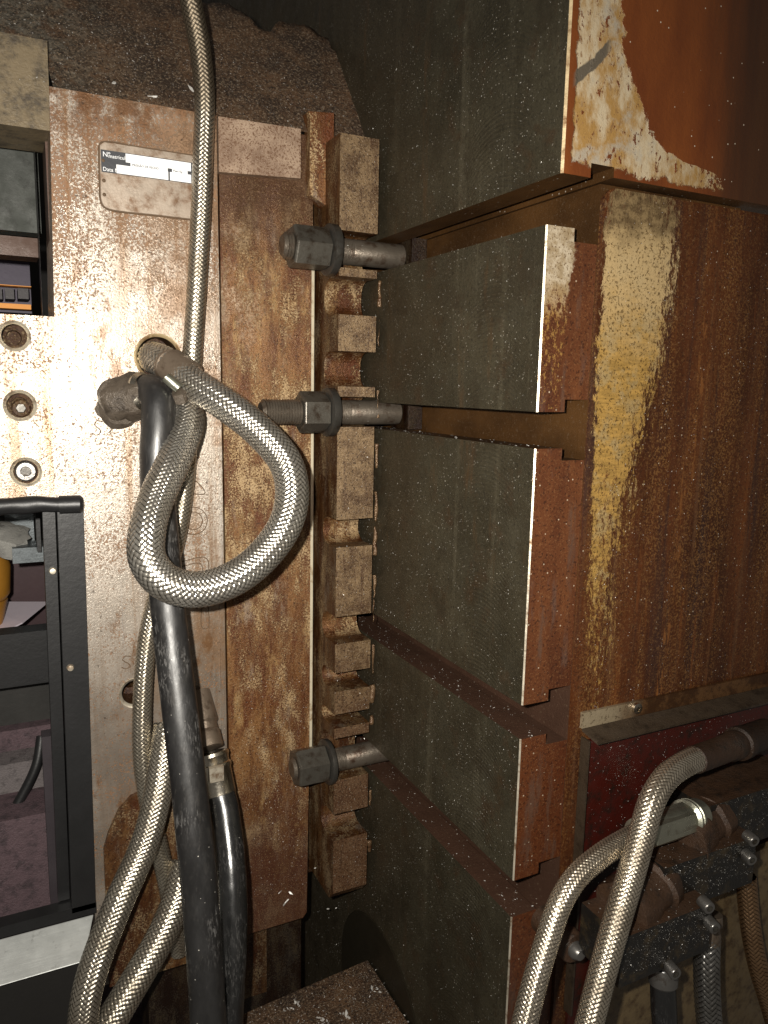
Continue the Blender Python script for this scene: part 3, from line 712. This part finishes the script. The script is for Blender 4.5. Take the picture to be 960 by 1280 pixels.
# ---- stamped outlines beside the hose
def polyl(pp, name='stamped_letter', r=.00055):
    bm = bmesh.new()
    for L in pp: tube([fY(a, b, YA-.0001) for a, b in L], r, 6, .003, bm=bm)
    return link(name, bm, ['groove'], mo)
arc = lambda cx, cz, r, a0, a1: [(cx+r*math.cos(math.radians(t)), cz-r*math.sin(math.radians(t))) for t in range(a0, a1, -15)]
polyl([[(228, 612), (238, 598), (255, 612), (256, 617), (229, 616)], [(233, 612), (240, 604), (245, 611)]])
polyl([arc(242, 651, 17, 100, -165), arc(242, 651, 11, 105, -160), [(238, 634), (240, 640)]])
polyl([[(226, 702), (258, 698), (258, 740)], [(227, 708), (251, 705), (251, 740)], [(236, 715), (244, 720)]])
polyl([[(252, 755), (253, 785), (260, 785), (260, 752)]])
polyl([[(129, 527), (121, 526), (118, 531), (123, 535), (126, 540), (120, 544), (115, 541)], [(135, 530), (141, 529), (141, 535), (136, 541), (143, 541)]])
polyl([[(164, 821), (157, 820), (153, 825), (160, 829), (163, 833), (157, 836), (152, 834)]])
# ================================================================== T-BOLTS
def tbolt(loc, xn, xw, xs, label, rot):
    y, z = loc
    t = thing('t_slot_bolt', label, 'bolt', (.345, y, z), 'bolts clamping the mould to the platen')
    bm = bmesh.new(); pr = [(0, xs), (.0105, xs), (.0132, xs+.0035)]
    h = xs+.003
    while h < xn[0]+.004:
        pr += [(.0142, h+.0006), (.0120, h+.0021)]; h += .0032
    pr += [(.0142, h)]
    e = xw[1]+.018; k = h
    while k < e: pr += [(.0142, k+.0005), (.0131, k+.0014)]; k += .0022
    pr += [(.0142, k+.001), (.0142, .4275), (0, .4275)]
    link('stud', lathe(pr, (0, y, z), (1, 0, 0), 28, bm), ['stud'], t, smooth=True)
    link('t_head', box(.4310, .4500, y-.022, y+.022, z-.019, z+.019), ['foot'], t, bevel=.0015)
    hN = xn[1]-xn[0]; R = .0236
    link('nut', lathe([(.0146, .0), (R*.92, 0), (R*.98, hN*.03), (R, hN*.06), (R, hN-.001), (.0146, hN)], (xn[0], y, z), (1, 0, 0), 6, rot=rot), ['nut'], t, bevel=.0007, label=None)
    link('washer', lathe([(.015, xw[0]), (.0262, xw[0]), (.0278, xw[0]+.0012), (.0278, xw[1]-.0008), (.0272, xw[1]), (.015, xw[1])], (0, y, z), (1, 0, 0), 48), ['jacket'], t, smooth=True)
    return t
tbolt((.826, .1500), (.2930, .3345), (.3350, .3446), .2830, 'uppermost T slot bolt, stud end barely out of its dark nut', .10)
tbolt((.826, -.0290), (.3030, .3345), (.3350, .3446), .2580, 'middle T slot bolt with a long bare threaded end sticking out', math.radians(30))
tbolt((.826, -.4590), (.2985, .3375), (.3380, .3446), .2945, 'lowest T slot bolt in front of the rusty clamp slots', math.radians(22))
# ================================================================== HOSES on the mould
def braided(name, pts, r, N, steel, grime, label, group=None, rough=.32, parent=None, n=32):
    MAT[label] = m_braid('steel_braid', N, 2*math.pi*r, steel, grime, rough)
    P = W(*pts)
    t = thing('braided_hose', label, 'hose', min(P, key=lambda p: p.z), group)
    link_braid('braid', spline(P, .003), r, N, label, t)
    return t, P
ST, GR = (.62, .565, .47), (.17, .13, .085)
t, P = braided('h', [(232, -30, .835), (240, 10, .838), (250, 60, .842), (255.5, 120, .844), (254, 190, .844), (250, 290, .844), (244, 390, .843), (239, 470, .843), (235, 540, .843), (229, 620, .843), (218, 680, .843), (200, 735, .842), (186, 790, .838), (179, 860, .833), (178, 940, .830), (186, 1005, .832), (199, 1060, .836), (213, 1125, .84), (224, 1190, .845)],
    wid(250, 250, .844, 25), 12, (.66, .60, .49), GR, 'thin braided steel hose hanging from the top edge down past the loop', 'braided steel hoses')
lp = [(190, 446, .866), (204, 452, .845), (222, 464, .825), (246, 482, .800), (285, 508, .772), (325, 540, .752), (357, 578, .734), (365, 615, .720), (357, 655, .708), (330, 694, .702), (290, 724, .698), (245, 737, .698), (206, 727, .701), (185, 700, .708), (184, 664, .720), (196, 622, .742), (212, 588, .760), (226, 555, .785), (235, 522, .808), (226, 498, .826), (214, 484, .840)]
t, P = braided('h', lp, .0166, 17, (.80, .76, .68), (.20, .165, .12), 'looped braided steel hose curling round in front of the black hose', 'braided steel hoses', .28, n=40)
def sleeve(t, a, b, r0_, r1_, mat='ferrule', name='ferrule', rings=(), n=32, jit=0.0):
    ax = (b-a); L = ax.length
    return link(name, lathe([(r0_*.85, 0), (r0_, .001), (r1_, L-.001), (r1_*.85, L)], a, ax, n, jit=jit), [mat], t, smooth=True)
a, b = W((193, 446, .862), (214, 458, .832)); sleeve(t, a, b, .0150, .0172)
a, b = W((212, 457, .834), (238, 475, .812)); sleeve(t, a, b, .0192, .0186)
a, b = W((186, 442, .885), (196, 448, .858)); sleeve(t, a, b, .0120, .0120, 'nut', 'pipe_stub')
a, b = W((231, 508, .816), (214, 484, .842)); sleeve(t, a, b, .0180, .0140, 'lump', 'ferrule', jit=.004)
# small clamp with a bolt between the two hose ends
cl = thing('hose_clip', 'small dirty clip with a bolt squeezed between the hose ends', 'clip', fY(222, 490, .80))
a, b = W((207, 471, .792), (222, 484, .788)); link('clip_bolt', lathe([(0, 0), (.0055, .0004), (.0058, .017), (0, .0175)], a, b-a, 16), ['zinc'], cl, smooth=True)
a, b = W((222, 488, .795), (226, 500, .800)); link('clip_band', lathe([(0, 0), (.0075, .001), (.008, .012), (0, .013)], a, b-a, 10, jit=.003), ['lump'], cl, smooth=True)
# black rubber hose with its greasy elbow
bh = [(176, 492, .832), (188, 488, .822), (197, 497, .806), (198, 525, .797), (196, 570, .791), (198, 630, .784), (205, 705, .770), (212, 780, .754), (224, 880, .731), (237, 990, .710), (247, 1090, .695), (255, 1190, .684), (262, 1300, .675)]
P = W(*bh)
br = thing('rubber_hose', 'thick matt black rubber hose with scuffed skin hanging from the greasy elbow', 'hose', P[-1], 'black rubber hoses')
link('hose_wall', tube(P, lambda t: .0166+.0010*min(1, t*1.2), 36, .004, wob=.0004), ['rubber'], br, smooth='all')
a, b = W((168, 494, .838), (187, 489, .822))
link('crimp_ring', lathe([(.0170, 0), (.0205, .0005), (.0210, .003), (.0190, .0045), (.0208, .006), (.0212, .009), (.0195, .011), (.0180, .013)], a+(b-a)*.25, b-a, 36), ['chrome'], br, smooth=True)
a, b = W((128, 503, .852), (176, 493, .834))
el = thing('pipe_elbow', 'greasy lumpy brown elbow fitting on the pale plate', 'pipe fitting', a)
link('elbow_body', lathe([(0, 0), (.012, .0005), (.0190, .006), (.0225, .014), (.0235, .026), (.0240, .038), (.0205, .048), (.0190, .053), (0, .054)], a, b-a, 28, jit=.0055), ['lump'], el, smooth=True)
q = fY(148, 512, .852); link('elbow_foot', lathe([(0, -.014), (.014, -.012), (.020, -.002), (.021, .009), (0, .010)], q, (0, 1, 0), 22, jit=.006), ['lump'], el, smooth=True)
# braided hoses at the bottom left
braided('h', [(210, 905, .822), (204, 950, .812), (196, 1000, .800), (178, 1062, .788), (150, 1125, .772), (124, 1190, .760), (108, 1245, .750), (99, 1320, .742)], .0151, 16, (.70, .64, .53), GR, 'braided steel hose crossing down left from behind the black hose', 'braided steel hoses', n=36)
braided('h', [(232, 1078, .825), (222, 1122, .812), (204, 1165, .798), (178, 1212, .784), (150, 1258, .772), (122, 1305, .762)], .0166, 16, (.68, .62, .51), GR, 'short braided steel hose entering from the bottom edge', 'braided steel hoses', n=36)
# shiny hose and its fitting
hp = [(273, 982, .808), (280, 1010, .794), (287, 1060, .770), (291, 1120, .746), (290, 1190, .728), (285, 1300, .708)]
P = W(*hp); sh = thing('rubber_hose', 'slimmer shiny black hose clamped on a ringed brown fitting', 'hose', P[-1], 'black rubber hoses')
link('hose_wall', tube(P, lambda t: .0162-.0012*t, 36, .004, wob=.0005), ['gloss'], sh, smooth='all')
a, b = W((264, 940, .822), (275, 992, .804)); L = (b-a).length
link('crimp_ring', lathe([(.0150, 0), (.0188, .001), (.0196, .0045), (.0182, .007), (.0178, .013), (.0192, .014), (.0196, .0175), (.0182, .020), (.0178, L), (.015, L+.002)], a, b-a, 40), ['chrome'], sh, smooth=True)
link('clip_tab', box(*sorted((fY(262, 968, .784).x, fY(280, 968, .784).x)), .7845, .790, fY(270, 978, .784).z, fY(270, 960, .784).z), ['bright'], sh, bevel=.001)
a, b = W((250, 885, .855), (262, 938, .824))
fit = thing('hose_fitting', 'stepped brown pipe fitting above the shiny black hose', 'pipe fitting', a)
L = (b-a).length
link('fitting_body', lathe([(0, -.02), (.0165, -.018), (.0175, L*.35), (.0150, L*.40), (.0150, L*.55), (.0172, L*.6), (.0172, L*.95), (0, L)], a, b-a, 32, jit=.002), ['ferrule'], fit, smooth=True)
# ================================================================== LOWER OPENING: frame, sill and what lies behind
fr = thing('window_frame', 'black rubber sealed frame of the opening in the pale plate', 'frame', (.07, .86, -.60))
A_, B_ = fY(-30, 634, .852), fY(96, 630, .852)
bm = bmesh.new(); tube([A_, A_.lerp(B_, .5)+Vector((0, 0, .001)), B_], .0090, 18, .004, bm=bm, wob=.0025)
link('top_seal', bm, ['seal'], fr, smooth=True)
link('seal_end', lathe([(0, -.004), (.0070, -.003), (.0095, 0), (.0096, .02)], B_+Vector((.003, -.002, 0)), (-1, .1, 0), 20), ['seal'], fr, smooth=True)
bm = bmesh.new()
def post(x_top, x_bot, w_, y0, y1, z0, z1, bmm):
    v = []
    for z, x in ((z1, x_top), (z0, x_bot)):
        v.append([bmm.verts.new(p) for p in ((x-w_, y0, z), (x, y0, z), (x, y1, z), (x-w_, y1, z))])
    A, B = v
    bmm.faces.new(A); bmm.faces.new(B[::-1])
    for i in range(4): bmm.faces.new((A[i], B[i], B[(i+1) % 4], A[(i+1) % 4]))
post(.0735, .0685, .0250, .850, .866, -.590, -.128, bm); link('side_post', bm, ['seal'], fr, bevel=.004, smooth=True)
bm = bmesh.new(); post(.0470, .0425, .012, .866, .884, -.582, -.135, bm); link('inner_post', bm, ['seal'], fr, bevel=.003, smooth=True)
link('bottom_seal', box(-.20, .0690, .850, .868, -.597, -.584), ['seal'], fr, bevel=.003, smooth=True)
for a, b in ((88, 835), (66, 714)):
    q = fY(a, b, .849 if a == 88 else .864); link('pin', lathe([(0, -.002), (.0030, -.0015), (.0040, .001), (.004, .004)], q, (0, 1, 0), 14), ['bright'], fr, smooth=True)
# sill of brushed aluminium
A1, A2, B1, B2 = fY(-60, 1180, .870), fY(117, 1143, .870), fY(105, 1202, .826), fY(-60, 1272, .826)
bm = bmesh.new(); v = [bm.verts.new((p.x, p.y, z)) for p, z in ((A1, A2.z), (A2, A2.z), (B1, B1.z), (B2, B1.z))]; f = bm.faces.new(v)
ex = bmesh.ops.extrude_face_region(bm, geom=[f]); bmesh.ops.translate(bm, vec=(0, .010, -.007), verts=[g for g in ex['geom'] if isinstance(g, bmesh.types.BMVert)])
link_o = link('metal_sill', bm, ['alu'], None, bevel=.0012)
solo(link_o, 'bright brushed aluminium sill under the black framed opening', 'sill')
solo(link('dark_sheet', box(-.30, .066, .850, .858, -1.0, -.652), ['dark'], None), 'added black sheet standing for the dark below the bright sill', 'dark sheet')  # sheet added in black to stand for the darkness under the sill
# behind the opening
MAT['pink'] = m_metal('pink_grey_dusty_floor', (.115, .074, .084), .65, 0, (.040, .028, .032), .95, bd=.006)
MAT['grit'] = m_metal('grey_grit', (.16, .14, .14), .7, 0, (.04, .035, .035), .7, bd=.006)
fl = link('workshop_floor', box(-2.2, 1.2, .97, 3.2, -1.05, -1.0), ['pink'], None); solo(fl, 'dusty pinkish floor seen through the opening', None, kind='structure')
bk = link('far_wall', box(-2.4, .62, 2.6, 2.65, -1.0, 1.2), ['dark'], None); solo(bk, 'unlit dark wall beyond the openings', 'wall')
def inb(name, a, b, Y, d, mat, label, cat, bevel=.003):
    p, q = fY(*a, Y), fY(*b, Y)
    o = link(name, box(min(p.x, q.x), max(p.x, q.x), Y, Y+d, min(p.z, q.z), max(p.z, q.z)), [mat], None, bevel=bevel); solo(o, label, cat); return o
inb('pink_ledge', (-60, 925), (70, 968), 1.10, .25, 'pink', 'pink dusty ledge behind the lower half of the opening', 'ledge')
inb('grit_heap', (-60, 968), (80, 1045), 1.06, .2, 'grit', 'band of dark grey grit between the two pink ledges', 'ledge')
inb('lower_ledge', (-60, 1040), (110, 1160), .99, .25, 'pink', 'lowest pink dusty ledge just above the bright sill', 'ledge')
inb('dark_crossbar', (-80, 803), (80, 850), 1.00, .03, 'seal', 'dark horizontal bar across the middle of the opening', 'bar')
MAT['guard'] = m_plain('dark_guard', (.030, .024, .028), .5, 0, .4, 30)
inb('guard_strip', (52, 922), (104, 1122), .905, .02, 'guard', 'dark upright guard strip beside the frame', 'guard')
MAT['grime'] = m_plain('black_grease', (.022, .021, .019), .5, 0, .6, 24)
inb('grease_shelf', (-60, 852), (75, 925), 1.12, .2, 'grime', 'black greasy shelf under the dark bar', 'shelf')
MAT['amber'] = m_plain('amber_plastic', (.36, .165, .022), .4, 0, .4, 20)
q = fY(-18, 772, 1.30)
yb = thing('amber_bottle', 'amber yellow bottle with a dark neck at the edge of the opening', 'bottle', q)
link('bottle_body', lathe([(0, 0), (.030, .002), (.036, .012), (.036, .055), (.031, .072), (.030, .095), (.02, .11), (0, .112)], q+Vector((0, 0, .028)), (.06, 0, 1), 28), ['amber'], yb, smooth=True)
link('bottle_foot', lathe([(0, -.02), (.022, -.018), (.026, .0), (.030, .029), (0, .030)], q, (.06, 0, 1), 24, jit=.003), ['amber'], yb, smooth=True)
MAT['paper'] = m_plain('lilac_white_paper', (.74, .66, .74), .6, 0, .06, 30)
pp = W((-40, 752, 1.42), (60, 752, 1.36), (28, 778, 1.28), (-40, 812, 1.22))
bm = bmesh.new(); v = [bm.verts.new(p) for p in pp]; f = bm.faces.new(v)
ex = bmesh.ops.extrude_face_region(bm, geom=[f]); bmesh.ops.translate(bm, vec=(0, 0, -.002), verts=[g for g in ex['geom'] if isinstance(g, bmesh.types.BMVert)])
solo(link('paper_sheet', bm, ['paper'], None), 'pale lilac sheet lying behind the amber bottle', 'paper')
MAT['plum'] = m_plain('plum_machine_paint', (.055, .026, .030), .5, 0, .5, 12)
inb('plum_panel', (-90, 700), (70, 800), 1.50, .05, 'plum', 'dark plum panel behind the pale sheet', 'panel')
MAT['pinktag'] = m_plain('pink_plastic', (.62, .17, .22), .5, 0, .1, 30)
inb('pink_tag', (62, 766), (71, 799), 1.02, .006, 'pinktag', 'small pink strip hanging left of the frame post', 'tag', .001)
MAT['steelblue'] = m_metal('grey_blue_guard', (.16, .18, .19), .4, .5, (.05, .055, .06), .5)
inb('grey_shelf', (15, 686), (66, 701), 1.15, .05, 'steelblue', 'grey metal shelf edge under the clear bags', 'shelf')
inb('grey_cabinet', (5, 636), (44, 690), 1.25, .02, 'steelblue', 'grey machine cabinet in the top of the opening', 'cabinet')
inb('dark_bracket', (44, 636), (52, 690), 1.12, .03, 'seal', 'thin dark bracket before the grey panel', 'bracket')
MAT['film'] = m_metal('crumpled_film', (.55, .54, .50), .3, .3, (.2, .2, .19), .5, bd=.004)
q = fY(8, 676, 1.2)
solo(link('crumpled_bag', lathe([(0, -.02), (.025, -.015), (.035, .0), (.028, .014), (0, .02)], q, (.2, -.3, 1), 20, jit=.02), ['film'], None, smooth=True), 'crumpled clear plastic bag on the grey shelf', 'bag')
solo(link('slack_cable', tube(W((-20, 1050, 1.03), (5, 1030, 1.03), (30, 990, 1.035), (46, 955, 1.04), (52, 920, 1.05)), .0065, 12, .006), ['seal'], None, smooth=True), 'slack black cable slanting across the opening', 'cable')
# ================================================================== UPPER OPENING
MAT['ivory'] = m_metal('scuffed_ivory_block', (.185, .140, .080), .5, .1, (.045, .034, .022), 1.0, bd=.002)
p, q = fY(-60, 40, .875), fY(56, 166, .875)
solo(link('header_block', prism([(-.30, q.z-.004), (.0600, q.z), (.0605, .3230), (-.30, .3230)], 'Y', .866, .95), ['ivory'], None, bevel=.002), 'scuffed ivory block across the head of the upper opening', 'block')
MAT['greypaint'] = m_metal('dusty_green_grey_panel', (.055, .060, .052), .6, .1, (.024, .025, .021), .7)
inb('grey_backboard', (-60, 150), (52, 292), 1.02, .03, 'greypaint', 'dusty green grey board inside the upper opening', 'board')
MAT['brownrail'] = m_metal('brown_rail', (.075, .035, .020), .5, .1, (.04, .022, .014), .5)
inb('brown_rail', (-60, 288), (48, 322), 1.00, .04, 'brownrail', 'brown rail below the green grey board', 'rail')
inb('column_bar', (42, 160), (54, 400), .955, .03, 'seal', 'black upright bar inside the upper opening', 'bar')
inb('rusty_jamb', (55, 150), (73, 392), .905, .05, 'brownrail', 'rust brown jamb at the right of the upper opening', 'jamb')
MAT['orange'] = m_plain('orange_rack_lit', (.95, .36, .03), .5, 0, .1, 30); MAT['lilac'] = m_plain('lilac_crate', (.055, .04, .075), .5, 0, .3, 30)  # orange brightened: light on the shelf edges put into its colour
rk = thing('storage_rack', 'distant rack with bright orange shelf edges low in the upper opening', 'rack', fY(15, 390, 1.3))
for b0, b1 in ((352, 358), (375, 387)):
    p, q = fY(-60, b0, 1.30), fY(39, b1, 1.30); link('shelf_edge', box(p.x, q.x, 1.30, 1.32, q.z, p.z), ['orange'], rk, bevel=.001)
for a0, a1 in ((-30, -14), (-10, 3), (6, 18), (22, 36)):
    p, q = fY(a0, 360, 1.33), fY(a1, 374, 1.33); link('crate', box(p.x, q.x, 1.33, 1.38, q.z, p.z), ['guard'], rk)
p, q = fY(-60, 320, 1.40), fY(40, 392, 1.40); link('rack_back', box(p.x, q.x, 1.40, 1.42, q.z, p.z), ['lilac'], rk)
# ================================================================== RIGHT CORNER: sheet cover, valves, hoses
sc = thing('sheet_cover', 'bent zinc sheet cover over the hose valves with a small round screw', 'cover', (.46, .50, -.44))
p0, p1, p2 = fY(729, 896, .512), fY(1010, 836, .512), fY(731, 915, .512)
x0, x1 = p0.x, 1.0
link('flange', box(x0, x1, .5125, .5158, -.3055, -.2905), ['sheet'], sc, bevel=.0006)
bm = bmesh.new()
for (ya, yb_, za, zb) in ((.5124, .4950, -.3056, -.3125),):
    v = [bm.verts.new(p) for p in ((x0, ya, za), (x1, ya, za), (x1, yb_, zb), (x0+.004, yb_, zb))]; f = bm.faces.new(v)
    ex = bmesh.ops.extrude_face_region(bm, geom=[f]); bmesh.ops.translate(bm, vec=(0, .0002, -.0022), verts=[g for g in ex['geom'] if isinstance(g, bmesh.types.BMVert)])
link('hood', bm, ['hood'], sc)
link('side_flange', prism([(.4662, .5050), (.4682, .5050), (.4682, .5157), (.4662, .5157)], 'Z', -.60, -.3150), ['hood'], sc)
q = fY(796, 889, .511); link('screw', lathe([(.0018, -.0008), (.0022, -.0032), (.0052, -.0026), (.0056, .0), (.0056, .004)], (q.x, .5122, -.2965), (0, 1, 0), 22), ['chrome'], sc, smooth=True)
link('back_panel', box(.4690, .96, .5120, .5156, -.66, -.3190), ['redpanel'], sc, label='dark red panel under the hood')
MAT['rail'] = m_metal('orange_rail', (.16, .05, .018), .4, .1, (.06, .03, .015), .4)
# lower cream panel
solo(link('cream_panel', box(.49, .98, .500, .508, -1.0, -.488), ['cream'], None, bevel=.001), 'dirty cream panel below the black valve blocks', 'panel')
def valve(x0, x1, y0, y1, z0, z1, label, screws):
    t = thing('valve_block', label, 'valve block', ((x0+x1)/2, (y0+y1)/2, z0), 'black valve blocks')
    o = link('valve_body', box(x0, x1, y0, y1, z0, z1), ['valve', 'valvetop'], t, bevel=.003)
    for f in o.data.polygons:
        if f.normal.z > .7: f.material_index = 1
    for a, b in screws:
        q = fY(a, b, y0)
        s = link('cap_screw', lathe([(.0028, -.0100), (.0050, -.0100), (.0056, -.0092), (.0056, .001)], q, (.18, 1, .1), 20), ['screw'], t, smooth=True)
        link('hex_socket', lathe([(.0030, -.0098), (.0028, -.0050), (0, -.0050)], q, (.18, 1, .1), 6), ['nut'], s)
    return t
v3 = valve(.4380, .5440, .420, .470, -.4920, -.4455, 'lowest black valve block, nearest the cream panel', [(836, 1207), (885, 1151), (878, 1126)])
v2 = valve(.5040, .6220, .440, .492, -.4610, -.4130, 'middle black valve block with two socket screws at its right end', [(931, 1067), (934, 1044)])
valve(.5780, .7200, .462, .512, -.4390, -.3840, 'uppermost black valve block at the right edge', [])
# rusty bodies between the blocks
for (a, b, Y, r, h, t) in ((800, 1120, .452, .026, .03, v3), (872, 1035, .47, .024, .03, v2)):
    q = fY(a, b, Y)
    link('valve_cap', lathe([(0, -.03), (r, -.028), (r*1.05, -.01), (r*.9, 0), (r*.9, h*.4), (r*1.05, h*.5), (r, h), (0, h+.001)], q, (1, .25, .1), 26, jit=.003), ['valvetop'], t, smooth=True)
# fittings and hoses
def fitting(a, b, prof, mat, label, n=32, hexed=None):
    ax = b-a; t = thing('hose_fitting', label, 'pipe fitting', a)
    link('fitting_body', lathe(prof, a, ax, n), [mat], t, smooth=True)
    if hexed:
        h0, h1, R = hexed; link('hex_nut', lathe([(0, h0), (R*.9, h0), (R, h0+.0015), (R, h1-.0015), (R*.9, h1), (0, h1)], a, ax, 6, rot=.3), [mat], t, bevel=.0006)
    return t
STR, GRR = (.74, .66, .53), (.15, .11, .07)
pa = [(905, 936, .462), (880, 946, .455), (856, 955, .448), (832, 973, .440), (814, 1004, .432), (802, 1045, .426), (788, 1095, .420), (770, 1155, .412), (753, 1215, .405), (733, 1295, .396)]
braided('h', pa, wid(790, 1090, .42, 33), 15, STR, GRR, 'long braided hose arching from the rusty fitting under the hood to the bottom edge', 'braided hoses by the valves', n=32)
a, b = W((922, 930, .468), (868, 950, .452)); L = (b-a).length
fitting(a, b, [(0, -.06), (.0150, -.058), (.0150, -.012), (.0160, -.010), (.0160, 0), (.0138, .002), (.0138, .016), (.0124, .018), (.0122, L), (.011, L+.001)], 'darkbrown', 'rust brown fitting under the zinc hood at the right')
pb = [(806, 1038, .452), (780, 1052, .446), (748, 1072, .438), (720, 1097, .432), (701, 1128, .426), (686, 1170, .420), (670, 1222, .413), (652, 1295, .404)]
braided('h', pb, wid(700, 1130, .426, 30), 14, STR, GRR, 'braided hose bending from the zinc fitting down to the left', 'braided hoses by the valves', n=32)
a, b = W((872, 1018, .470), (797, 1043, .450)); L = (b-a).length
fitting(a, b, [(0, 0), (.0150, .0005), (.0150, .012), (.0170, .0135), (.0172, .017), (.0150, .018), (.0172, .0195), (.0172, .022), (.0140, .024), (.0145, L*.55), (.0135, L), (.010, L+.001)], 'zinc', 'bright zinc hose fitting left of the uppermost black block', hexed=(.0245, L*.92, .0158))
pc = [(884, 1168, .452), (883, 1200, .447), (884, 1240, .442), (888, 1300, .436)]
braided('h', pc, wid(884, 1220, .445, 31), 12, (.36, .35, .33), (.10, .09, .075), 'grey braided hose hanging below the lowest black block', 'braided hoses by the valves', n=28)
a, b = W((886, 1140, .455), (884, 1180, .450)); fitting(a, b, [(0, 0), (.0125, .001), (.0130, .010), (.0105, .013), (.0120, .020), (.0120, .028), (0, .029)], 'ferrule', 'brown sleeve on the grey hose under the black block')
pd_ = [(932, 1095, .488), (935, 1130, .484), (940, 1170, .478), (948, 1210, .472), (962, 1255, .466), (975, 1300, .46)]
braided('h', pd_, wid(936, 1130, .484, 24), 11, (.50, .31, .17), (.17, .085, .04), 'coppery braided hose running down the right edge', 'braided hoses by the valves', n=28)
P = W((829, 1205, .452), (829, 1240, .448), (832, 1300, .442))
t = thing('rubber_hose', 'short grey black hose below a rounded ferrule under the lowest valve block', 'hose', P[-1], 'black rubber hoses')
link('hose_wall', tube(P, .0118, 24, .005, wob=.0006), ['gloss'], t, smooth='all')
a = fY(829, 1200, .452); link('ferrule', lathe([(0, -.006), (.0085, -.005), (.0105, .004), (.0135, .014), (.0132, .021), (.0095, .025)], a, P[1]-P[0], 24), ['screw'], t, smooth=True)
q = fY(722, 1190, .470); t = thing('small_bolt', 'small greasy bolt between the two leaning braided hoses', 'bolt', q)
link('bolt_head', lathe([(0, -.006), (.005, -.005), (.0075, -.001), (.008, .006)], q, (0, 1, 0), 16), ['screw'], t, smooth=True)
link('bolt_washer', lathe([(.004, .004), (.013, .004), (.014, .006), (.014, .05)], q, (0, 1, 0), 20), ['valvetop'], t, smooth=True)
# ================================================================== loose chips and flakes (uncountable): one object
bm = bmesh.new(); rnd = random.Random(11)
def chip(p, n, s):
    n = (Vector(n).normalized()+Vector((rnd.uniform(-.5, .5), rnd.uniform(-.5, .5), rnd.uniform(-.5, .5)))).normalized()
    ax, a, b = frame_of(n); th = rnd.uniform(0, 6.28); u_ = a*math.cos(th)+b*math.sin(th); v_ = n.cross(u_)
    l, w_ = s*rnd.uniform(.6, 2.0), s*rnd.uniform(.35, .8)
    pts = [p-u_*l-v_*w_*.4, p+v_*-w_+n*s*.2, p+u_*l*.8-v_*w_*.2, p+u_*l+v_*w_*.5+n*s*.3, p+v_*w_, p-u_*l*.7+v_*w_*.6]
    top = [bm.verts.new(q+n*s*.15) for q in pts]; bot = [bm.verts.new(q-n*s*.15) for q in pts]
    bm.faces.new(top); bm.faces.new(bot[::-1])
    for i in range(6): bm.faces.new((top[i], bot[i], bot[(i+1) % 6], top[(i+1) % 6]))
def size(): return .00022+.00035*rnd.random()**4
for _ in range(2600):                                            # platen face
    y = rnd.uniform(.525, 1.05); z = rnd.uniform(-.95, .35)
    if .1314 < z < .167 or -.048 < z < -.0173 or -.3066 < z < -.2748 or -.482 < z < -.445: continue
    chip(Vector((X0-.0002, y, z)), (-1, 0, .2), size())
for _ in range(420):                                             # slot ledges, dirty shoulder, painted end
    z = rnd.choice((.1314, -.048, -.3066, -.482)); chip(Vector((rnd.uniform(X0, XN), rnd.uniform(.52, .95), z+.0003)), (0, 0, 1), size()*1.3)
for _ in range(900):
    x = rnd.uniform(-.02, .38); z = zc+rnd.random()*.11
    if x > .34 and z > .36: continue
    chip(Vector((x, SY(z)-.002, z)), (0, -1, .7), size()*1.3)
for _ in range(1100): chip(Vector((rnd.uniform(.455, .80), .5158, rnd.uniform(-.29, .16))), (0, -1, .2), size()*.8)
for _ in range(500): chip(Vector((rnd.uniform(.24, .33), YBB-.0003, rnd.uniform(-.65, -.35))), (0, -1, .2), size())
for _ in range(260): chip(Vector((rnd.uniform(.345, .391), YP-.0002, rnd.uniform(-.63, .26))), (0, -1, .2), size())
for _ in range(420): chip(Vector((rnd.uniform(.438, .544), .4197, rnd.uniform(-.485, -.446))), (0, -1, .2), size()*.7)
for _ in range(420): chip(Vector((rnd.uniform(.504, .622), .4397, rnd.uniform(-.45, -.413))), (0, -1, .2), size()*.7)
for _ in range(300): chip(Vector((rnd.uniform(.578, .70), .4617, rnd.uniform(-.426, -.384))), (0, -1, .2), size()*.7)
for _ in range(500): chip(Vector((rnd.uniform(.47, .70), .5117, rnd.uniform(-.42, -.32))), (0, -1, .2), size()*.8)
for _ in range(420): chip(Vector((rnd.uniform(.44, .60), rnd.uniform(.42, .49), -.4453 if _ % 2 else -.4127)), (0, 0, 1), size())
def on_ledge(a, b):
    q = ray(a, b); return q*(LZ/q.z)
for _ in range(420):                                             # on the ledge
    a = rnd.uniform(300, 520); b = rnd.uniform(1205, 1300)
    if b < 1268-(a-305)*.43 or a > 470+(b-1196)*.55: continue
    chip(on_ledge(a, b)+Vector((0, 0, .0004)), (0, 0, 1), size()*1.8)
for a, b, k in ((470, 1238, .0035), (507, 1248, .004), (430, 1270, .0035), (372, 1256, .003), (360, 1262, .0022), (515, 1275, .003), (405, 1275, .0025)):
    for _ in range(6): chip(on_ledge(a+rnd.uniform(-7, 7), b+rnd.uniform(-3, 3))+Vector((0, 0, .0006)), (0, -.1, 1), k*rnd.uniform(.35, .8))
for a, b, k in ((357, 1128, .0045), (363, 1116, .0028), (350, 1115, .002), (394, 1085, .002), (420, 1135, .002), (410, 1136, .0018)):
    chip(fY(a, b, YBB-.0006), (0, -1, .1), k*.8)
for a, b, k in ((190, 122, .004), (238, 112, .003), (142, 105, .003)):
    q = ray(a, b); kk = (YA+.002-zc*.75)/(q.y-.75*q.z); chip(q*kk-Vector((0, .003, 0)), (0, -1, .6), k*.8)
o = link('metal_flakes', bm, ['chip'], None); solo(o, 'scattered pale metal flakes and dust stuck to the greasy surfaces', None, kind='stuff')
